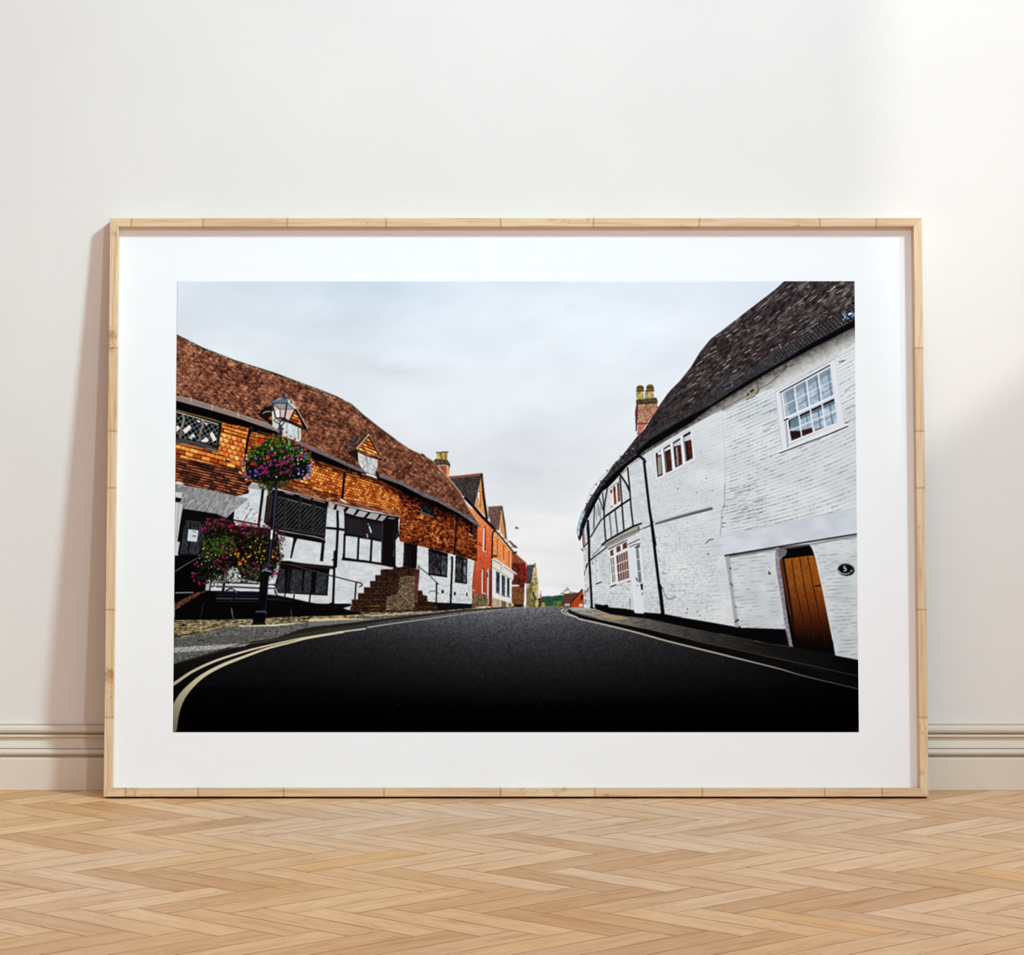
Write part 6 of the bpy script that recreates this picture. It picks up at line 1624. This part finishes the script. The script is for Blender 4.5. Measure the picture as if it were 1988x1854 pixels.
fill(C1(745, 800, 780, 770, 790, 870, 755, 880), (30, 40, 34)); fill(C1(815, 740, 850, 715, 852, 760, 820, 780), (40, 34, 34)); fill(C1(700, 1150, 735, 1125, 735, 1145, 710, 1165), (50, 50, 40)); line(C1(700, 900, 705, 1030), .8, (190, 160, 140))
# jetty and bow window
fill(C1(540, 1840, 600, 1760, 800, 1640, 1100, 1490, 1190, 1490, 1220, 1540, 1220, 1600, 980, 1720, 700, 1850, 620, 1880), (150, 146, 140)); line(C1(600, 1800, 900, 1640, 1210, 1510), 1.4, (196, 192, 186)); line(C1(640, 1830, 900, 1690, 1210, 1560), 1.2, (90, 86, 84))
line(C1(545, 1835, 620, 1770, 830, 1650, 1100, 1500, 1250, 1450), 3.2, (14, 12, 15)); line(C1(1200, 1500, 1215, 1570), 1.6, (14, 12, 15)); line(C1(1230, 1560, 1420, 1490), 2.6, (134, 128, 122), .9); line(C6(0, 545, 80, 510), 1.8, (70, 68, 66)); 
fill(C6(140, 480, 400, 400, 600, 345, 830, 285, 860, 290, 850, 310, 620, 370, 400, 430, 140, 500), (104, 102, 100)); line(C6(130, 470, 400, 390, 830, 262), 1.2, (190, 192, 194)); line(C6(140, 500, 400, 430, 620, 372, 850, 312), 1.0, (50, 48, 48))
fill(C2(640, 420, 1000, 260, 1060, 960, 1060, 1000, 700, 1100, 690, 600), (228, 229, 232))
for a in ((690, 460, 745, 430, 750, 535, 700, 555), (800, 395, 870, 360, 880, 460, 810, 490), (915, 335, 990, 295, 1000, 400, 920, 435)):
    fill(C2(*a), (92, 50, 36))
fill(C2(800, 540, 1000, 450, 1040, 940, 840, 1010), (72, 44, 42))
for k in range(5):
    x0 = 850 + k * 40
    line(C2(x0 - 8, 525 - k * 16, x0 + 26, 990 - k * 14), 2.0, (206, 184, 184))
line(C2(815, 700, 1010, 620), 1.8, (232, 226, 228)); line(C2(830, 860, 1030, 790), 1.8, (232, 226, 228)); line(C2(790, 545, 830, 1020), 2.2, (236, 236, 238))
for a in ((700, 610, 760, 590, 775, 1010, 735, 1030),):
    fill(C2(*a), (150, 152, 158))
line(C2(705, 600, 745, 1020), 1.2, (60, 60, 66)); line(C2(740, 590, 775, 1000), 1.2, (60, 60, 66)); line(C2(725, 600, 760, 1010), 1.6, (236, 238, 240)); line(C2(700, 730, 765, 710), 1.4, (236, 238, 240)); line(C2(715, 880, 775, 860), 1.4, (236, 238, 240)); line(C2(685, 600, 750, 575), 1.2, (50, 50, 54))
line(C2(665, 430, 760, 385), 1.6, (30, 28, 30)); line(C2(775, 375, 880, 325, 990, 265), 1.6, (60, 56, 56)); line(C2(690, 590, 1010, 440), 2.2, (238, 238, 240))
line(C2(700, 1090, 850, 1030, 1060, 980), 1.8, (232, 234, 236)); line(C2(700, 1105, 740, 1090, 790, 1070), 2.0, (24, 22, 24)); line(C2(720, 1110, 1000, 1010), .8, (120, 120, 122)); line(C2(1010, 1010, 1060, 1005), 1.6, (40, 38, 40)); line(C2(640, 415, 1000, 255), .8, (110, 108, 108))
# front door of the far end
fill(C2(1020, 300, 1230, 240, 1290, 1040, 1300, 1590, 1140, 1580, 1060, 1000), (222, 226, 236)); line(C2(1020, 340, 1220, 250), 1.6, (40, 38, 42)); line(C2(1050, 385, 1130, 350, 1225, 325), 2.2, (110, 104, 104)); fill(C2(1130, 395, 1220, 330, 1225, 400, 1150, 420), (90, 84, 84))
fill(C2(1155, 430, 1200, 415, 1260, 1020, 1205, 1030), (92, 100, 108)); line(C2(1180, 430, 1235, 1020), 1.6, (140, 150, 158)); line(C2(1160, 620, 1240, 600), 1.6, (236, 238, 240)); line(C2(1180, 830, 1260, 812), 1.6, (236, 238, 240)); line(C2(1215, 420, 1275, 1030), 2.0, (234, 236, 240)); line(C2(1145, 430, 1195, 1030), 1.6, (234, 236, 240))
fill(C2(1235, 1055, 1280, 1050, 1280, 1165, 1250, 1160), (20, 20, 24)); line(C2(1160, 945, 1185, 1000), 2.0, (30, 28, 32)); blob(*C2(1185, 1085)[0], 1, 1, 0, (50, 50, 56)); line(C2(1270, 1210, 1275, 1250), 1.4, (40, 40, 44)); line(C2(1110, 1000, 1150, 1570), 1.6, (236, 236, 240)); line(C2(1040, 1320, 1050, 1500), .9, (70, 70, 74))
# small sash, curved end
fill(C2(360, 650, 480, 570, 540, 1000, 440, 1040), (224, 228, 234), .9); line(C2(420, 640, 450, 1010), 1.4, (170, 178, 190)); line(C2(490, 590, 510, 960), 1.2, (190, 196, 206)); line(C2(440, 1055, 530, 1020), 2.0, (20, 18, 20)); line(C2(440, 620, 450, 640), 1.6, (60, 60, 66)); line(C2(370, 660, 385, 700), 1.6, (70, 70, 76)); blob(*C2(462, 812)[0], 1, 1.4, 0, (90, 96, 106))
line(C2(330, 640, 470, 570), .8, (120, 120, 124)); line(C2(310, 640, 480, 510, 630, 395), 2.0, (18, 16, 18)); line(C2(370, 560, 540, 370), 1.4, (110, 110, 112))
line(C2(190, 60, 215, 400), 2.2, (60, 56, 66)); line(C2(230, 380, 300, 300), 1.8, (16, 14, 18)); line(C2(210, 60, 240, 350), 1.2, (96, 56, 60)); line(C2(265, 30, 290, 300), 1.6, (110, 116, 126)); line(C2(175, 425, 200, 455), 2.0, (50, 48, 56)); line(C2(280, 690, 260, 760), 2.6, (20, 18, 22)); line(crv(C2(270, 760, 235, 840, 230, 900)), 1.2, (60, 66, 76)); line(C2(300, 1130, 275, 1200), 1.8, (40, 42, 48)); line(C2(240, 1170, 240, 1290), 1.2, (60, 60, 66)); fill(C2(210, 1290, 250, 1280, 240, 1340, 205, 1330), (226, 214, 190)); fill(C2(225, 1340, 255, 1330, 250, 1395), (40, 84, 170))
for k in range(26):
    q = C2(rng.uniform(360, 640), rng.uniform(160, 560))[0]
    if q[1] > 1020 + (640 - (q[0] - 1110) * 9.27) * .7 / 9.27 + 20:
        continue
    line([q, (q[0] + .6, q[1] + rng.uniform(3, 7))], .8, (150, 152, 158), .7)
# downpipes
line(C2(285, -20, 310, 250, 315, 640, 345, 1150, 362, 1480), 4.0, (10, 9, 13)); line(C1(290, 1400, 300, 1550, 315, 1840), 4.0, (12, 11, 15)); line(C2(335, 1470, 400, 1490), 2.0, (16, 14, 18))
line(crv(C1(1190, 140, 1200, 220, 1290, 290, 1320, 340)), 4.6, (14, 12, 24)); line(C1(1300, 340, 1335, 640, 1400, 1200, 1440, 1450, 1500, 1840), 4.4, (11, 10, 16), 1, 5.2); line(C6(95, 480, 190, 1270), 5.2, (10, 9, 12)); line(C6(195, 1260, 235, 1600), 6.8, (10, 9, 12)); blob(*C1(1440, 1420)[0], 3.4, 2.6, 0, (12, 11, 16)); blob(*C6(200, 1285)[0], 4.6, 3.4, 0, (12, 12, 14)); line(C1(1275, 300, 1330, 330), 3, (40, 38, 56)); line(C1(1325, 380, 1420, 1250), .9, (70, 70, 96), .6)
# marks on the wall
for (q, r) in ((C3(1325, 1610), 1.6), (C3(895, 1770), 1.4), (C3(1410, 1795), 1.2), (C3(1240, 1225), 1.0), (C3(1500, 625), 1.0), (C6(425, 58), 1.3), (C6(655, 105), 1.4), (C6(380, 1390), 1.4), (C6(590, 1355), 1.2), (C6(510, 1350), 1.1), (C6(540, 1550), 2.2), (C6(530, 1600), 2.0), (C6(665, 1580), 1.8), (C6(690, 1630), 1.4), (C6(155, 660), 1.2), (C6(190, 830), 1.0), (C6(850, 80), 1.2)):
    blob(q[0][0], q[0][1], r, r * .7, -.3, (70, 72, 78), .85)
line(crv(C6(235, 1280, 260, 1370, 300, 1420, 360, 1418, 375, 1395)), 1.3, (90, 88, 90)); line(C6(230, 1100, 285, 1108), 1.4, (120, 120, 124)); line(C6(440, 1060, 520, 1050), 1.0, (110, 114, 120))
for k in range(120):
    q = C6(rng.uniform(240, 720), rng.uniform(1300, 1700))[0]
    if q[1] > 1193 + (q[0] - 1290) * .18:
        continue
    blob(q[0], q[1], rng.uniform(.4, 1.4), rng.uniform(.3, .6), rng.uniform(-.5, .3), [(140, 144, 150), (240, 242, 244), (110, 112, 118)][k % 3], .6)
for k in range(46):
    x = rng.uniform(1040, 1440); y = rng.uniform(10, 560); L = rng.uniform(20, 140)
    line(C6(x, y, x + L, y - L * .30), rng.uniform(.7, 1.3), (84, 90, 100), .6)
for k in range(14):
    x = 750 + rng.uniform(0, 60); y = 780 + k * 62
    line(C6(x, y, x + rng.uniform(80, 220), y - 24), .9, (130, 136, 142), .55)
# the print's own fall off at its corners, and crisp print sharpening
im = CV.reshape(PH, SS, PW, SS, 3).mean((1, 3))


def gb(a, n=1):
    for _ in range(n):
        a = np.pad(a, ((1, 1), (1, 1), (0, 0)), 'edge')
        a = (a[:-2] + 2 * a[1:-1] + a[2:]) / 4
        a = (a[:, :-2] + 2 * a[:, 1:-1] + a[:, 2:]) / 4
    return a


im = gb(im)
im = np.clip(im + .55 * (im - gb(im, 3)), 0, 1)

# ---------------------------------------------------------------- the print: a sheet whose surface carries the picture
PRW, PZ0, PZ1, PRX = 1.32161, 0.12236, 0.99605, -0.00023
NX, NZ = 1332, 880
# the sheet's corners as measured on the picture, to square it up on the sheet
src = [(0, 0), (1, 0), (1, 1), (0, 1)]
dst = [(344, 546), (1659, 546), (1667.3, 1421.3), (336, 1421.3)]
A = []
for (u, w), (x, y) in zip(src, dst):
    A.append([u, w, 1, 0, 0, 0, -x * u, -x * w, x]); A.append([0, 0, 0, u, w, 1, -y * u, -y * w, y])
A = np.array(A, float)
Hm = np.append(np.linalg.solve(A[:, :8], A[:, 8]), 1).reshape(3, 3)
U, Wv = np.meshgrid(np.linspace(0, 1, NX), np.linspace(0, 1, NZ))
q = Hm @ np.stack([U.ravel(), Wv.ravel(), np.ones(U.size)])
sx_, sy_ = q[0] / q[2] - PX0 - .5, q[1] / q[2] - PY0 - .5
ix = np.clip(np.floor(sx_).astype(int), 0, PW - 2); iy = np.clip(np.floor(sy_).astype(int), 0, PH - 2)
fx = (sx_ - ix)[:, None]; fy = (sy_ - iy)[:, None]
c = (im[iy, ix] * (1 - fx) + im[iy, ix + 1] * fx) * (1 - fy) + (im[iy + 1, ix] * (1 - fx) + im[iy + 1, ix + 1] * fx) * fy
c = np.where(c <= .04045, c / 12.92, ((c + .055) / 1.055) ** 2.4)
co = np.zeros((NX * NZ, 3), np.float32)
co[:, 0] = PRX + (U.ravel() - .5) * PRW
co[:, 1] = -.0145
co[:, 2] = PZ1 - Wv.ravel() * (PZ1 - PZ0)
idx = np.arange(NX * NZ, dtype=np.int32).reshape(NZ, NX)
fa = np.stack([idx[1:, :-1], idx[1:, 1:], idx[:-1, 1:], idx[:-1, :-1]], -1).reshape(-1, 4)
# paper thickness: a rim down to the mount
nv = NX * NZ
rim = np.concatenate([idx[0, :], idx[1:, -1], idx[-1, -2::-1], idx[-2:0:-1, 0]])
rc = co[rim].copy(); rc[:, 1] = -.0141
co = np.concatenate([co, rc])
k = np.arange(len(rim)); k2 = (k + 1) % len(rim)
rf = np.stack([rim[k], rim[k2], nv + k2, nv + k], -1).astype(np.int32)
fa = np.concatenate([fa, rf]).astype(np.int32)
me = bpy.data.meshes.new('photo_print')
me.vertices.add(len(co)); me.vertices.foreach_set('co', co.ravel().astype(np.float32))
me.loops.add(fa.size); me.loops.foreach_set('vertex_index', fa.ravel())
me.polygons.add(len(fa)); me.polygons.foreach_set('loop_start', np.arange(0, fa.size, 4, dtype=np.int32))
me.update(calc_edges=True)
att = me.color_attributes.new('ink', 'FLOAT_COLOR', 'POINT')
cc = np.ones((len(co), 4), np.float32); cc[:nv, :3] = c * 1.0; cc[nv:, :3] = .8
att.data.foreach_set('color', cc.ravel())
M_pr, nt, b = mat('printed_ink')
at = N(nt, 'ShaderNodeAttribute'); at.attribute_name = 'ink'
nt.links.new(at.outputs['Color'], b.inputs['Base Color'])
b.inputs['Roughness'].default_value = .9
b.inputs['Specular IOR Level'].default_value = 0.0
me.materials.append(M_pr)
pr = bpy.data.objects.new('photo_print', me)
COL.objects.link(pr)
pr.parent = root
pr['label'] = 'photograph of an old village street with a flower hung lamp post and white cottages'
